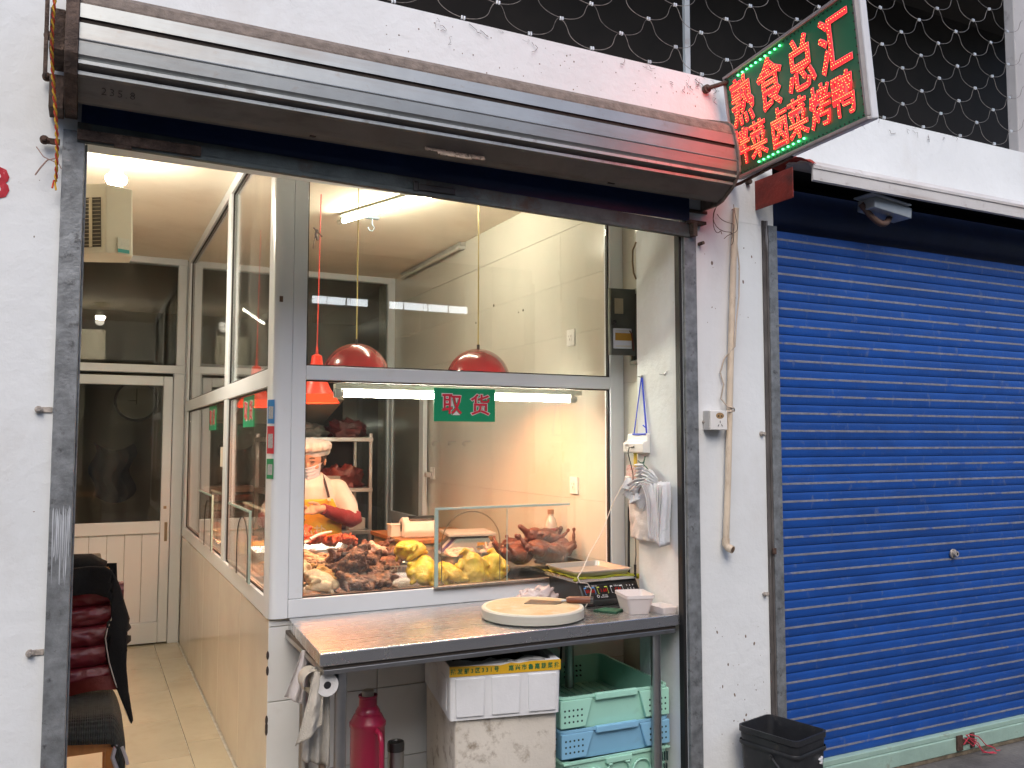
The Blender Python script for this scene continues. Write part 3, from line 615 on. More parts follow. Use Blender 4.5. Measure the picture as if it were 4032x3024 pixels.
BK = mat('black_bucket_plastic', (.018, .019, .022), .45, var=.3, vs=14, bump=.1, bs=40, dirt=((.10, .085, .07), 18, .60, .75, .5))
bn.part('body', shell, BK, smooth=40)
bn.part('rib', loft([ring(bw * 1.02, bd * 1.02, .028, .285), ring(bw * 1.035, bd * 1.035, .028, .29), ring(bw * 1.035, bd * 1.035, .028, .297), ring(bw * 1.02, bd * 1.02, .028, .302)], False), BK, smooth=40)
bn.part('handle', MB().tube([(-bw * 1.06, -.03 + .0 * i, .27 - .16 * i / 8) if i == 0 else (-bw * 1.06 + .001, -.02 - .10 * math.sin(i / 8 * 1.5), .27 - .14 * (i / 8) ** 1.2) for i in range(9)], .004, 6).cyl((-bw * 1.0, -.02, .27), (-bw * 1.1, -.02, .27), .010, n=10).cyl((bw * 1.0, .0, .27), (bw * 1.1, .0, .27), .010, n=10), BK, smooth=50)
bn.part('paint_splash', MB().prism([(.045, .255), (.052, .262), (.060, .259), (.066, .266), (.064, .235), (.060, .245), (.052, .240), (.056, .249)], 'y', -bd * 1.0 - .004, -bd * 1.0 + .004), mat('white_splash', (.75, .76, .78), .7))
put_glyphs(bn, 'recycling_mark', '2', .05, frame_mat((.06, -bd * .975 - .003, .165), (1, 0, 0), (0, 0, 1)), mat('white_print', (.6, .6, .62), .7), extrude=.0004)
bn.part('mark_frame', MB().box(.035, -bd * .975 - .004, .190, .086, -bd * .975 - .002, .192).box(.034, -bd * .975 - .004, .14, .036, -bd * .975 - .002, .192).box(.085, -bd * .975 - .004, .14, .087, -bd * .975 - .002, .192), mat('white_print'))

# ================================================================== LED sign
A_ = Vector((2.384, -.06, 3.045)); B_ = Vector((2.453, -.045, 2.612)); C_ = Vector((2.262, -.911, 2.55))
SM = frame_mat(B_, C_ - B_, A_ - B_); u_ = (C_ - B_).normalized(); v_ = (A_ - B_); v_ = (v_ - u_ * v_.dot(u_)).normalized(); SM = frame_mat(B_, u_, v_)
SN = Thing('led_sign', 'green shop sign jutting from the wall with glowing red LED characters', 'sign', (2.42, -.05, 2.61))
Wd, Hd, Dp = .889, .439, .042
SN.part('face', MB().box(.012, .012, -.012, Wd - .012, Hd - .012, -.004, SM), mat('green_sign_face', (.012, .21, .09), .45, var=.12, vs=4, dirt=((.1, .12, .1), 60, .70, .74, .6)))
SN.part('casing', MB().box(0, 0, -Dp, Wd, Hd, -.0125, SM), mat('white_sign_casing', (.70, .71, .74), .5, .1, var=.08, vs=7, dirt=((.2, .15, .13), 30, .66, .74, .7)), bevel=.008, seg=3)
tr = mat('greyish_trim', (.42, .38, .36), .5, .4, var=.15, vs=12)
SN.part('trim', MB().box(0, 0, -.012, Wd, .013, .005, SM).box(0, Hd - .013, -.012, Wd, Hd, .005, SM).box(0, .0132, -.012, .013, Hd - .0132, .005, SM).box(Wd - .013, .0132, -.012, Wd, Hd - .0132, .005, SM), tr, bevel=.003)
edge = mat('pink_white_outline', (.60, .36, .34), .6, emit=(1, .15, .10), es=.04)  # faint emission puts the red glow of the characters on the outline
redp = emis('red_stroke_glow', (1, .008, .010), 3.8)  # emission on the painted strokes stands in for the glow of the LEDs
ledr = emis('red_led', (1, .42, .10), 3.2); ledg = emis('green_led', (.10, 1, .28), 4.0)
def inside_pts(me, sp):
    from mathutils.bvhtree import BVHTree
    bv = BVHTree.FromPolygons([v.co for v in me.vertices], [p.vertices[:] for p in me.polygons])
    xs = [v.co.x for v in me.vertices]; ys = [v.co.y for v in me.vertices]; out = []
    j = 0; y = min(ys) + sp * .45
    while y < max(ys):
        x = min(xs) + sp * (.4 + .5 * (j % 2))
        while x < max(xs):
            h = bv.ray_cast(Vector((x, y, 1)), Vector((0, 0, -1)))
            if h[0] is not None: out.append((x, y))
            x += sp
        y += sp * .87; j += 1
    return out
def led_char(ch, cx, cy, sz, sxx, sp):
    parts = []
    for nm, off, zz, mm in (('outline', sz * .022, -.0035, edge), ('character', sz * .0055, -.001, redp)):
        me = glyphs(ch, sz, off, .001); xs = [v.co.x for v in me.vertices]; ys = [v.co.y for v in me.vertices]
        c = ((min(xs) + max(xs)) / 2, (min(ys) + max(ys)) / 2)
        for v in me.vertices: v.co = Vector(((v.co.x - c[0]) * sxx + cx, (v.co.y - c[1]) + cy, v.co.z + zz + .003))
        flat = me.copy()
        for v in me.vertices: v.co = SM @ v.co
        me.materials.clear(); me.materials.append(mm); SN.part('character' if nm == 'character' else 'character_outline', me, mm)
    m = MB()
    for x, y in inside_pts(flat, sp):
        r_ = .0013; q = [(x + r_ * math.cos(a), y + r_ * math.sin(a), .0045) for a in [i * math.pi / 3 for i in range(6)]]
        vs = [SM @ Vector(t) for t in q] + [SM @ Vector((x, y, .0075))]
        m.add(vs, [(i, (i + 1) % 6, 6) for i in range(6)])
    SN.part('led_dots', m, ledr, kind='stuff')
for ch, x in zip('熟食总汇', (.132, .344, .553, .757)): led_char(ch, x, .303, .206, .88, .0125)
for ch, x in zip('拌菜卤菜烤鸭', (.093, .220, .378, .502, .643, .774)): led_char(ch, x, .121, .156, .82, .0112)
gm = MB().ell((0, 0, 0), (.0048, .0048, .004), n=8, m=5).mesh('green_led', ledg)
for k in range(10):
    for (x0, y0, x1, y1) in ((.124, .407, .44, .409), (.207, .031, .527, .037)):
        o_ = obj('green_led', gm, SN.e); o_.location = SM @ Vector((x0 + (x1 - x0) * k / 9, y0 + (y1 - y0) * k / 9, .002)) - SN.loc
dd = MB()
for i in range(34):
    x = .03 + .83 * i / 33
    for y in (.022, Hd - .022): dd.cyl(SM @ Vector((x, y, -.004)), SM @ Vector((x, y, -.001)), .0028, n=6)
for i in range(15):
    y = .03 + .38 * i / 14
    for x in (.024, Wd - .024): dd.cyl(SM @ Vector((x, y, -.004)), SM @ Vector((x, y, -.001)), .0028, n=6)
SN.part('unlit_leds', dd, mat('unlit_led', (.02, .04, .03), .4), kind='stuff')
SN.part('wall_anchor', MB().cyl((2.335, -.001, 3.005), (2.335, -.02, 3.005), .018, n=12), RUST, smooth=50)
SN.part('bracket_arm', MB().tube([(2.335, -.02, 3.005), (2.40, -.10, 3.02), (2.43, -.16, 3.03)], .010, 8), RUST, smooth=50)
SN.part('bracket_arm', MB().tube([(2.47, -.002, 2.60), (2.47, -.06, 2.60), (2.38, -.45, 2.585)], .007, 8), RUST, smooth=50)
SN.part('wall_anchor', MB().cyl((2.56, -.001, 2.632), (2.56, -.02, 2.632), .012, n=10), RUST, smooth=50)
wr_ = MB()
for q in range(5):
    random.seed(40 + q); a0 = random.random() * 6; rr = random.uniform(.012, .03)
    wr_.tube([(2.33 + .012 * q + rr * math.cos(a0 + i * .5) * (1 - i * .03), -.10 + .05 * math.sin(i * .3 + q), 2.46 - .012 * i + rr * math.sin(a0 + i * .5)) for i in range(12)], .0016, 5)
single('loose_wires', wr_, mat('loose_wire', (.14, .11, .09), .7, var=.3), 'tangle of loose thin wires under the right end of the shutter housing', 'wires', smooth=60)

# ================================================================== scallop wire netting above the band
NT = Thing('wire_netting', 'scalloped steel wire netting with small crimp clips closing the opening above the white band', 'netting', (2.6, .06, 3.06))
ww, ph = .2825, .0937
cur_pts = []
for i in range(41):
    t = -1 + 2 * i / 40; a = abs(t)
    # bell shoulder near upper clips (t=+-1), round bottom at t=0
    z = ph * (.5 - .5 * math.cos(math.pi * min(1, a ** 1.15)))  # smooth S
    z = ph * 1.0 * (1 - math.cos(math.pi * a)) / 2
    x = t * ww / 2
    if a < .74: z = ph * .70 * (1 - math.sqrt(max(0, 1 - (a / .80) ** 2)))
    else:
        z0_ = ph * .70 * (1 - math.sqrt(1 - (.74 / .80) ** 2)); s_ = (a - .74) / .26; z = z0_ + (ph - z0_) * (1 - (1 - s_) ** 2.4)
    cur_pts.append((x, 0, z))
NET = mat('netting_wire', (.19, .165, .14), .45, .6, var=.45, vs=40, rnd=.25)
CLP = mat('netting_clip', (.62, .62, .6), .35, .6, var=.1, rnd=.15)
wmesh = MB().tube(cur_pts, .00135, 5).mesh('wire', NET, 60)
cmesh = MB().box(-.0085, -.004, -.0065, -.0015, .004, .0065).box(.0015, -.004, -.0065, .0085, .004, .0065).mesh('clip', CLP)
for k in range(9):
    for i in range(-3, 12):
        x = 1.520 + .2825 * i + (.14125 if k % 2 else 0); z = 3.103 + .0937 * k
        if x > 4.62 or x < .75 or (z > 3.5 and x < 1.2): continue
        if z > 3.2 + (x - .8) * .30 + .12: continue
        jx = random.uniform(-.004, .004)
        o1 = obj('wire', wmesh, NT.e); o1.location = (x + jx - 2.6, random.uniform(-.004, .004), z + random.uniform(-.003, .003) - 3.06); o1.rotation_euler = (0, R(random.uniform(-1.5, 1.5)), 0)
        o2 = obj('clip', cmesh, NT.e, .001); o2.location = (x + jx - 2.6, -.002, z - 3.06)
        o2.rotation_euler = (0, R(random.uniform(-8, 8)), 0)
single('netting_post', MB().box(2.305, .09, 3.061, 2.332, .11, 4.6), mat('pale_blue_post', (.36, .40, .42), .6, .2, var=.2, vs=6, dirt=((.25, .2, .16), 10, .6, .7, .5)), 'slim pale grey steel post behind the netting, left of the sign', 'post', bevel=.002)
single('concrete_column', MB().box(4.62, .10, 3.061, 5.2, .16, 4.6), mat('grey_column', (.40, .39, .39), .8, var=.1, vs=3, dirt=((.2, .2, .2), 10, .6, .7, .6)), 'grey concrete column behind the netting at the right edge', 'column', bevel=.006)
# ================================================================== steel work table
TB = Thing('steel_table', 'stainless steel work table below the window, standing in front of the tiled base wall', 'table', (1.45, .33, 0))
tp = MB().prism([(.714, .02), (2.183, .02), (2.183, .652), (.742, .652)], 'z', .757, .80)
TB.part('tabletop', tp, STEEL, bevel=.004, seg=3)
TB.part('brown_groove', MB().box(.73, .034, .744, 2.17, .64, .7565), mat('brown_steel_underside', (.12, .10, .085), .6, .4))  # recessed brown strip between the tabletop lip and the apron
TB.part('apron', MB().box(.728, .026, .727, 2.165, .04, .7435).box(.728, .0405, .727, .745, .64, .7435), STEELR, bevel=.002)
for x, y in ((.80, .075), (2.10, .075), (.80, .60), (2.00, .60)):
    lg = TB.part('leg', MB().cyl((x, y, .03), (x, y, .727), .0205, n=20), STEELR, smooth=50)
    TB.part('foot', MB().cyl((x, y, 0), (x, y, .03), .024, .020, n=16), PLB, smooth=50)
TB.part('cross_rail', MB().cyl((.82, .60, .12), (1.98, .60, .12), .013, n=12).cyl((.80, .10, .12), (.80, .58, .12), .013, n=12), STEELR, smooth=50)
TB.part('seam_tube', MB().cyl((.757, .14, .03), (.757, .14, .727), .013, n=12), mat('rusty_tube', (.26, .19, .14), .5, .6, var=.4, vs=30, stretch=(3, 3, .3)), smooth=50)

CB = Thing('chopping_board', 'thick round white chopping board with a worn tan top, on the steel table', 'chopping board', (1.627, .247, .80))
CB.part('disc', MB().lathe([(.0, .800), (.198, .800), (.206, .806), (.206, .838), (.201, .8435), (.0, .8435)], 72, Matrix.Translation((1.627, .247, 0))), mat('white_board_plastic', (.52, .50, .43), .42, var=.04, vs=5, sss=.1, dirt=((.42, .36, .26), 9, .55, .8, .35)), smooth=35)
CB.part('worn_face', MB().lathe([(.0, .8437), (.188, .8437), (.1881, .8420)], 64, Matrix.Translation((1.627, .247, 0))), mat('worn_board_face', (.46, .36, .23), .6, var=.16, vs=9, bump=.5, bs=120, dirt=((.52, .26, .08), 11, .50, .72, .75), dirt2=((.52, .48, .39), 6, .55, .7, .8)))
CV = Thing('cleaver', 'cleaver with a dark steel blade and brown wooden handle lying on the chopping board', 'knife', (1.71, .28, .8442), local=True, rz=R(-38))
CV.part('blade', MB().prism([(-.085, -.052), (.045, -.040), (.062, -.012), (.062, .020), (-.075, .043)], 'z', 0, .0025), mat('dark_blade', (.17, .14, .12), .38, .85, var=.2, vs=20), bevel=.0007)
CV.part('tang', MB().cyl((.06, .004, .007), (.085, .004, .010), .006, n=10), STEELR)
CV.part('handle', MB().tube([(.08, .004, .012), (.09, .004, .013), (.13, .004, .014), (.165, .004, .015), (.178, .004, .0155)], [.010, .0135, .0145, .0145, .0135], 14), mat('brown_wood_handle', (.14, .045, .022), .4, var=.3, vs=14, stretch=(.3, 3, 3)), smooth=50)
CV.part('end_cap', MB().tube([(.1785, .004, .0155), (.182, .004, .0155), (.190, .004, .0158)], [.0148, .0150, .0135], 14), PLB, smooth=50)

# black price scale on the table
SC = Thing('price_scale', 'black electronic price scale with dim red digits on the steel table', 'scale', (2.05, .46, .80))
body = MB().prism([(.312, .803), (.310, .822), (.358, .888), (.362, .896), (.62, .896), (.62, .803)], 'x', 1.905, 2.205)
SC.part('body', body, mat('black_scale_plastic', (.016, .018, .018), .3, var=.2, vs=14, dirt=((.08, .075, .065), 20, .6, .75, .4)), bevel=.006, seg=3)
SC.part('platform', MB().box(1.888, .345, .898, 2.195, .63, .914), STEEL, bevel=.003)
cl = MB().grid(lambda u, v: (1.880 + .325 * u, .338 + .30 * v, .9185 + .003 * math.sin(12 * u + 3 * v) + .002 * math.sin(25 * v) - (.012 * max(0, u - .97) / .03)), 40, 16)
cl.grid(lambda u, v: (1.880 + .325 * u, .338 - .002 * math.sin(9 * u), .9185 + .003 * math.sin(12 * u) - .005 * v - (.012 * max(0, u - .97) / .03)), 40, 2)
cl.ell((2.212, .36, .905), (.015, .012, .012), None, 10, 8).ell((1.884, .345, .912), (.012, .01, .008), None, 10, 8)
single('yellow_cloth', cl, mat('lime_cloth', (.33, .36, .03), .9, var=.25, vs=40, bump=.7, bs=200, dirt=((.62, .50, .02), 8, .5, .6, .8)), 'folded lime yellow cloth between the black scale and its steel pan', 'cloth', smooth=60)
def tray(T, x0, y0, x1, y1, z0, z1, m, name='tray', r=.018, slope=.012, lip=.010, parent=None, M=None, th=.0015):
    cx, cy, hw, hd = (x0 + x1) / 2, (y0 + y1) / 2, (x1 - x0) / 2, (y1 - y0) / 2
    rg = [ring(hw - slope - lip, hd - slope - lip, r, z0), ring(hw - lip, hd - lip, r, z1), ring(hw, hd, r + .006, z1 + .001), ring(hw, hd, r + .006, z1 - .004),
          ring(hw - .002, hd - .002, r + .006, z1 - .004), ring(hw - lip + th, hd - lip + th, r, z1 - th), ring(hw - slope - lip + th, hd - slope - lip + th, r, z0 - th)]
    rg = [[(a + cx, b + cy, c) for a, b, c in q] for q in rg]
    m_ = loft(rg, True); n = len(rg[0]); m_.f.append(tuple(len(m_.v) - n + i for i in range(n))); m_.mi.append(0)
    if M is not None: m_.v = [tuple(M @ Vector(p)) for p in m_.v]
    return m_
pan = tray(None, 1.882, .335, 2.175, .625, .925, .945, STEEL, slope=.010, lip=.008)
single('scale_pan', pan, mat('pan_steel', (.46, .44, .42), .42, .75, var=.08, vs=6, bump=.03, bs=20), 'shallow stainless steel tray serving as the pan of the black scale', 'tray', smooth=35)
fs = Vector((0, .358 - .310, .888 - .822)).normalized()
FM = frame_mat((1.905, .3085, .8215), (1, 0, 0), fs)
def fp(T, name, x0, y0, x1, y1, m, h=.0004): T.part(name, MB().box(x0, y0, -.0002, x1, y1, h, FM), m)
blk = mat('scale_label_black', (.008, .008, .009), .2); fp(SC, 'label_sheet', .012, .008, .288, .074, blk, .0006)
for x0, x1, cm in ((.020, .072, mat('label_blue', (.06, .22, .5), .5)), (.084, .136, mat('label_lime', (.42, .48, .06), .5)), (.152, .214, mat('label_white', (.62, .64, .68), .5))):
    SC.part('display_bracket', MB().box(x0, .062, .0003, x0 + .012, .067, .0012, FM).box(x1 - .014, .062, .0003, x1, .067, .0012, FM).box(x0, .034, .0003, x0 + .0012, .0615, .0012, FM).box(x1 - .0012, .034, .0003, x1, .0615, .0012, FM).box(x0 + .0015, .034, .0003, x0 + .006, .035, .0012, FM).box(x1 - .006, .034, .0003, x1 - .0015, .035, .0012, FM), cm)
rd = emis('red_segments', (1, .03, .02), .20)
for tx, xx in (('00.00', .047), ('1.60', .116), ('CAL', .190)):
    put_glyphs(SC, 'digits', tx, .022, FM @ Matrix.Translation((xx, .049, .0010)), rd, offset=.0002, extrude=.0002, sx=.9, space=1.05)
wp = mat('white_print', (.6, .6, .62), .7)
for r_, row in enumerate(('789', '456', '123')):
    for c_, ch in enumerate(row):
        put_glyphs(SC, 'key', ch, .0095, FM @ Matrix.Translation((.238 + .0155 * c_, .062 - .015 * r_, .0010)), wp, offset=.0003, extrude=.0002)
put_glyphs(SC, 'print', '重量(kg)   单价(元)', .0075, FM @ Matrix.Translation((.058, .071, .0010)), wp, extrude=.0001)
put_glyphs(SC, 'print', '金额(元)', .0075, FM @ Matrix.Translation((.184, .0655, .0010)), wp, extrude=.0001)
put_glyphs(SC, 'print', '电子计价秤', .0075, FM @ Matrix.Translation((.108, .018, .0010)), wp, extrude=.0001)
put_glyphs(SC, 'print', '最大 30kg', .006, FM @ Matrix.Translation((.112, .026, .0010)), wp, extrude=.0001)
SC.part('round_mark', MB().lathe([(.0045, .0008), (.0055, .0013), (.0065, .0008)], 18, FM @ Matrix.Translation((.078, .023, 0))), wp)
# tubs, pad, crumpled bag
FR_PL = mat('frosted_plastic', (.74, .70, .70), .3, var=.02, alpha=.72)
tb_ = loft([ring(.030, .052, .010, .8005), ring(.041, .066, .013, .862), ring(.0435, .0685, .014, .8625), ring(.0435, .0685, .014, .8745), ring(.0425, .0675, .014, .8745), ring(.0405, .0655, .013, .862), ring(.029, .051, .010, .8025)])
tb_.f.append(tuple(6 * 24 + i for i in range(24))); tb_.mi.append(0)
Mt = Matrix.Translation((2.050, .150, .80)) @ Matrix.Rotation(R(-14), 4, 'Z') @ Matrix.Diagonal((1.42, 1.15, 1.05, 1)) @ Matrix.Translation((0, 0, -.80)); tb_.v = [tuple(Mt @ Vector(p)) for p in tb_.v]
single('plastic_tub', tb_, FR_PL, 'open frosted plastic food tub in front of the black scale', 'tub', smooth=35)
tb2 = loft([ring(.034, .052, .010, .8005), ring(.038, .057, .012, .826), ring(.036, .055, .012, .826), ring(.032, .050, .010, .806)]); tb2.f.append(tuple(3 * 24 + i for i in range(24))); tb2.mi.append(0)
Mt = Matrix.Translation((2.152, .10, 0)) @ Matrix.Rotation(R(4), 4, 'Z'); tb2.v = [tuple(Mt @ Vector(p)) for p in tb2.v]
single('shallow_tray', tb2, FR_PL, 'shallow frosted plastic tray at the right end of the steel table', 'tray', smooth=35)
single('scouring_pad', MB().prism([(1.895, .222), (1.955, .14), (2.02, .185), (1.965, .245)], 'z', .8005, .809), mat('green_scourer', (.02, .09, .05), .9, var=.3, vs=90, bump=.8, bs=200), 'thin dark green scouring pad lying in front of the plastic tub', 'scouring pad', bevel=.001)
random.seed(31)
def crumple(cx, cy, cz, rx, ry, rz, seed, n=26, m=14, amp=.35, top=1.0):
    mb = MB()
    def fn(u, v):
        a = u * 2 * math.pi; t = v * math.pi * .62
        p = Vector((math.cos(a) * math.sin(t + .25), math.sin(a) * math.sin(t + .25), math.cos(t)))
        k = 1 + amp * noise.noise(p * 2.3 + Vector((seed, 0, 0))) + amp * .5 * abs(noise.noise(p * 5.5 + Vector((0, seed, 0))))
        return (cx + rx * p.x * k, cy + ry * p.y * k, max(cz + .0006, cz + rz * (p.z * .8 + .1) * k))
    mb.grid(fn, n, m); return mb
FILM = mat('thin_plastic_film', (.74, .70, .70), .25, var=.05, alpha=.6, spec=.8, bump=.5, bs=60)
single('crumpled_bag', crumple(1.775, .50, .80, .090, .04, .058, 4, 40, 24, .55), mat('sheer_film', (.70, .60, .60), .2, alpha=.55, spec=.8, bump=.3, bs=40), 'crumpled thin plastic bag behind the chopping board', 'plastic bag', smooth=70)

# ================================================================== below the table
def styro_box(T, w_, d_, h_, ribs, open_top, m, cav):
    r_ = .012
    outer = [ring(w_ / 2 - .004, d_ / 2 - .004, r_, 0), ring(w_ / 2, d_ / 2, r_, h_)]
    if open_top:
        b = loft(outer + [ring(w_ / 2 - .028, d_ / 2 - .028, r_, h_), ring(w_ / 2 - .034, d_ / 2 - .034, r_, .03)]); b.f.append(tuple(3 * 24 + i for i in range(24))); b.mi.append(0)
    else:
        b = loft(outer); b.f.append(tuple(24 + i for i in range(24))); b.mi.append(0)
    return b
STY = mat('white_styrofoam', (.66, .67, .68), .75, var=.04, vs=14, bump=.12, bs=90, dirt=((.4, .36, .3), 16, .62, .75, .5))
STYD = mat('dirty_styrofoam', (.60, .56, .49), .9, var=.08, vs=5, bump=.2, bs=90, dirt=((.14, .095, .05), 14, .54, .70, .85), dirt2=((.33, .27, .2), 3.5, .5, .7, .6))
rz = R(-9)
S2 = Thing('lower_foam_box', 'big dirty styrofoam box on the ground under the steel table, below a cleaner one', 'foam box', (1.47, .335, 0), rz, local=True)
S2.part('body', styro_box(None, .395, .52, .485, 0, False, None, None), STYD, smooth=30)
S2.part('crack', MB().box(-.195, -.2595, .19, -.02, -.2535, .1935, Matrix.Rotation(R(2), 4, 'Y')), mat('crack_dark', (.06, .04, .03), .9))
S1 = Thing('upper_foam_box', 'white open styrofoam box with yellow printed tape, on top of the dirty foam box', 'foam box', (1.47, .335, .488), rz - R(2), local=True)
S1.part('body', styro_box(None, .425, .56, .195, 0, True, None, None), STY, smooth=30)
for x in (-.135, .0, .14):
    S1.part('rib', MB().prism([(x - .052, .012), (x + .052, .012), (x + .056, .150), (x - .056, .150)], 'y', -.2735, -.2825), STY, bevel=.003)
for y in (-.17, .02, .19):
    S1.part('rib', MB().prism([(y - .05, .02), (y + .05, .02), (y + .052, .14), (y - .052, .14)], 'x', -.2035, -.2135), STY, bevel=.003)
tape = MB().prism([(-.2128, .196), (-.2128, .158), (.2128, .158), (.2128, .196), (.09, .197), (.05, .192), (.02, .196), (-.02, .189), (-.10, .192)], 'y', -.2802, -.2812)
S1.part('tape', tape, mat('yellow_tape', (.62, .36, .02), .35, var=.08, vs=10))
for tx_, xx_ in (('批 发 部 3 区 3 3 1 号', -.118), ('嘉 兴 市 鲁 嘉 蔬 菜 批', .108)):
    put_glyphs(S1, 'tape_print', tx_, .0215, FR(xx_, -.2816, .177), mat('green_tape_print', (.02, .12, .04), .6), offset=.0006, extrude=.0002, sx=.92)
S1.part('torn_film', MB().grid(lambda u, v: (-.20 + .36 * u, -.275 + .05 * v, .199 + .006 * math.sin(17 * u) * v + .012 * noise.noise(Vector((u * 9, v * 3, 1)))), 30, 4), mat('torn_film', (.7, .7, .68), .4, alpha=.8), smooth=50)
S1.part('contents', MB().box(-.18, -.24, .03, .18, .24, .12), mat('dark_contents', (.03, .02, .018), .9, var=.5, vs=20, bump=1, bs=30))

def crate(label, z, rz_, m, style, h_=.125, hw=.253, hd=.29, loc=(1.940, .390)):
    T = Thing('plastic_crate', label, 'crate', (loc[0], loc[1], z), rz_, local=True, group='stacked plastic crates')
    k = .93
    b = loft([ring(hw * k, hd * k, .03, 0), ring(hw * .975, hd * .975, .034, h_ - .012), ring(hw, hd, .038, h_ - .010), ring(hw, hd, .038, h_), ring(hw - .010, hd - .010, .034, h_), ring(hw * k - .004, hd * k - .004, .03, .012)])
    b.f.append(tuple(5 * 24 + i for i in range(24))); b.mi.append(0)
    T.part('body', b, m, smooth=35)
    hol = mat('crate_hole', (.02, .05, .05), .8)
    if style == 0:
        for s in (-1, 1):      # corner panels, raised
            xa_ = s * hw * .98; xi = s * hw * .42; xj = s * hw * .55
            T.part('corner_panel', MB().prism([(xa_, .012), (xj, .012), (xi, h_ - .012), (xa_, h_ - .012)] if s < 0 else [(xj, .012), (xa_, .012), (xa_, h_ - .012), (xi, h_ - .012)], 'y', -hd * .985 - .006, -hd * .95), m, bevel=.003)
            hh = MB()
            for i in range(5):
                for j in range(3):
                    x = s * hw * .76 + (i - 2) * .0185; z_ = .035 + j * .022
                    hh.cyl((x, -hd * .985 - .0064, z_), (x, -hd * .985 - .0055, z_), .0042, n=10)
            T.part('holes', hh, hol)
            hh = MB()
            for i in range(5):
                for j in range(3):
                    y = -hd * .70 + (i - 2) * .022; z_ = .035 + j * .022
                    hh.cyl((-hw * .972 - .0014 + (z_ - h_) * .06 , y, z_), (-hw * .972 + (z_ - h_) * .06 - .0004, y, z_), .0042, n=8)
                    hh.cyl((s * .09 + (i - 2) * .02 - .0, hd * .95 - .022 + z_ * .05, z_ + .01), (s * .09 + (i - 2) * .02, hd * .95 - .015 + z_ * .05, z_ + .01), .0042, n=8)
            T.part('side_holes', hh, hol)
        T.part('handle_lip', MB().box(-hw * .38, -hd - .008, h_ - .022, hw * .38, -hd + .012, h_ + .0035), m, bevel=.004)
        T.part('side_rim', MB().box(-hw - .006, -hd * .8, h_ - .02, -hw + .006, hd * .8, h_ + .001), m, bevel=.003)
        fl_ = MB()
        for i in range(12): fl_.box(-hw * .8 + i * hw * .145, -hd * .85, .0125, -hw * .8 + i * hw * .145 + .008, hd * .85, .0165)
        T.part('floor_ribs', fl_, m)
    else:
        for s in (-1, 1):
            hh = MB()
            for i in range(5): hh.box(s * hw * .83 + (i - 2) * .0125 - .002, -hd * .99 - .002, h_ - .06, s * hw * .83 + (i - 2) * .0125 + .002, -hd * .985 + .004, h_ - .025); hh.box(s * hw * .83 + (i - 2) * .0125 - .002, -hd * .975 - .002, h_ - .11, s * hw * .83 + (i - 2) * .0125 + .002, -hd * .965 + .004, h_ - .075)
            T.part('slots', hh, hol)
        for x, r_ in ((-.11, .042), (.0, .055), (.11, .042)):
            T.part('ring_rib', MB().tube([(x + r_ * math.cos(a), -hd * .985 - .002, h_ - .075 + r_ * .95 * math.sin(a)) for a in [i * math.pi / 12 for i in range(25)]], .004, 6), m, smooth=60)
        T.part('handle_lip', MB().box(-.06, -hd - .006, h_ - .028, .06, -hd + .010, h_ - .006).box(-.05, -hd - .0065, h_ - .036, -.03, -hd, h_ - .0285).box(.03, -hd - .0065, h_ - .036, .05, -hd, h_ - .0285), m, bevel=.003)
        T.part('band', MB().box(-hw * .98, -hd * .985 - .004, h_ - .012, hw * .98, -hd * .95, h_ - .004), m, bevel=.002)
    return T
MG = mat('mint_plastic', (.36, .68, .56), .4, var=.05, vs=5, bump=.05, bs=20, dirt=((.2, .3, .22), 9, .6, .8, .3))
MBl = mat('sky_blue_plastic', (.22, .46, .66), .4, var=.05, vs=5, dirt=((.2, .25, .3), 9, .6, .8, .3))
MG2 = mat('pale_mint_plastic', (.34, .62, .50), .45, var=.06, vs=5, dirt=((.2, .26, .2), 9, .6, .8, .35))
crate('pale mint crate with ring ribs, at the bottom of the crate stack', .0, R(-1), MG2, 1, .262)
crate('sky blue plastic crate, between the two green ones', .262, R(-2.5), MBl, 0, .118)
crate('mint green open crate with round holes, topmost of its stack', .377, R(-3), MG, 0, .13)

TH = Thing('thermos_flask', 'dark red thermos flask with a pale stopper, standing under the steel table', 'thermos', (.965, .30, .116), R(-55), local=True)
RD = mat('crimson_plastic', (.30, .012, .05), .32, var=.08, vs=8, coat=.2, dirt=((.1, .01, .02), 14, .6, .75, .3))
TH.part('body', MB().lathe([(0, .012), (.062, .0), (.066, .02), (.063, .06), (.0635, .335), (.067, .340), (.067, .352), (.062, .358), (.052, .378), (.046, .384), (.045, .392), (.038, .404), (.033, .410), (.032, .440), (.035, .443), (.035, .449), (.029, .449), (.028, .430), (0, .430)], 48), RD, smooth=35)
TH.part('stopper', MB().lathe([(0, .43), (.022, .43), (.023, .462), (.020, .466), (0, .466)], 24), mat('pale_stopper', (.55, .50, .42), .6), smooth=35)
TH.part('handle', MB().tube([(.052, -.02, .335), (.082, -.035, .330), (.094, -.040, .30), (.095, -.040, .20), (.086, -.036, .145), (.060, -.022, .13)], [.010, .010, .010, .009, .009, .011], 10), RD, smooth=60)
single('flat_crate', MB().box(.87, .215, 0, 1.022, .41, .115), mat('grey_low_box', (.35, .36, .36), .6, var=.2, vs=8), 'low flat grey crate under the red thermos', 'crate', bevel=.003)
CU = Thing('steel_cup', 'small stainless steel travel cup with a dark lid beside the red thermos', 'cup', (1.085, .33, 0), 0, local=True)
CU.part('body', MB().lathe([(0, 0), (.028, 0), (.030, .01), (.031, .165), (0, .165)], 32), STEELR, smooth=35)
CU.part('lid', MB().lathe([(0, .1655), (.032, .1655), (.0325, .19), (.030, .198), (.020, .199), (.018, .194), (0, .194)], 32), mat('dark_steel_lid', (.10, .10, .10), .3, .9), smooth=35)
for T_, dz in ((CU, .171),): T_.e.location.z = dz
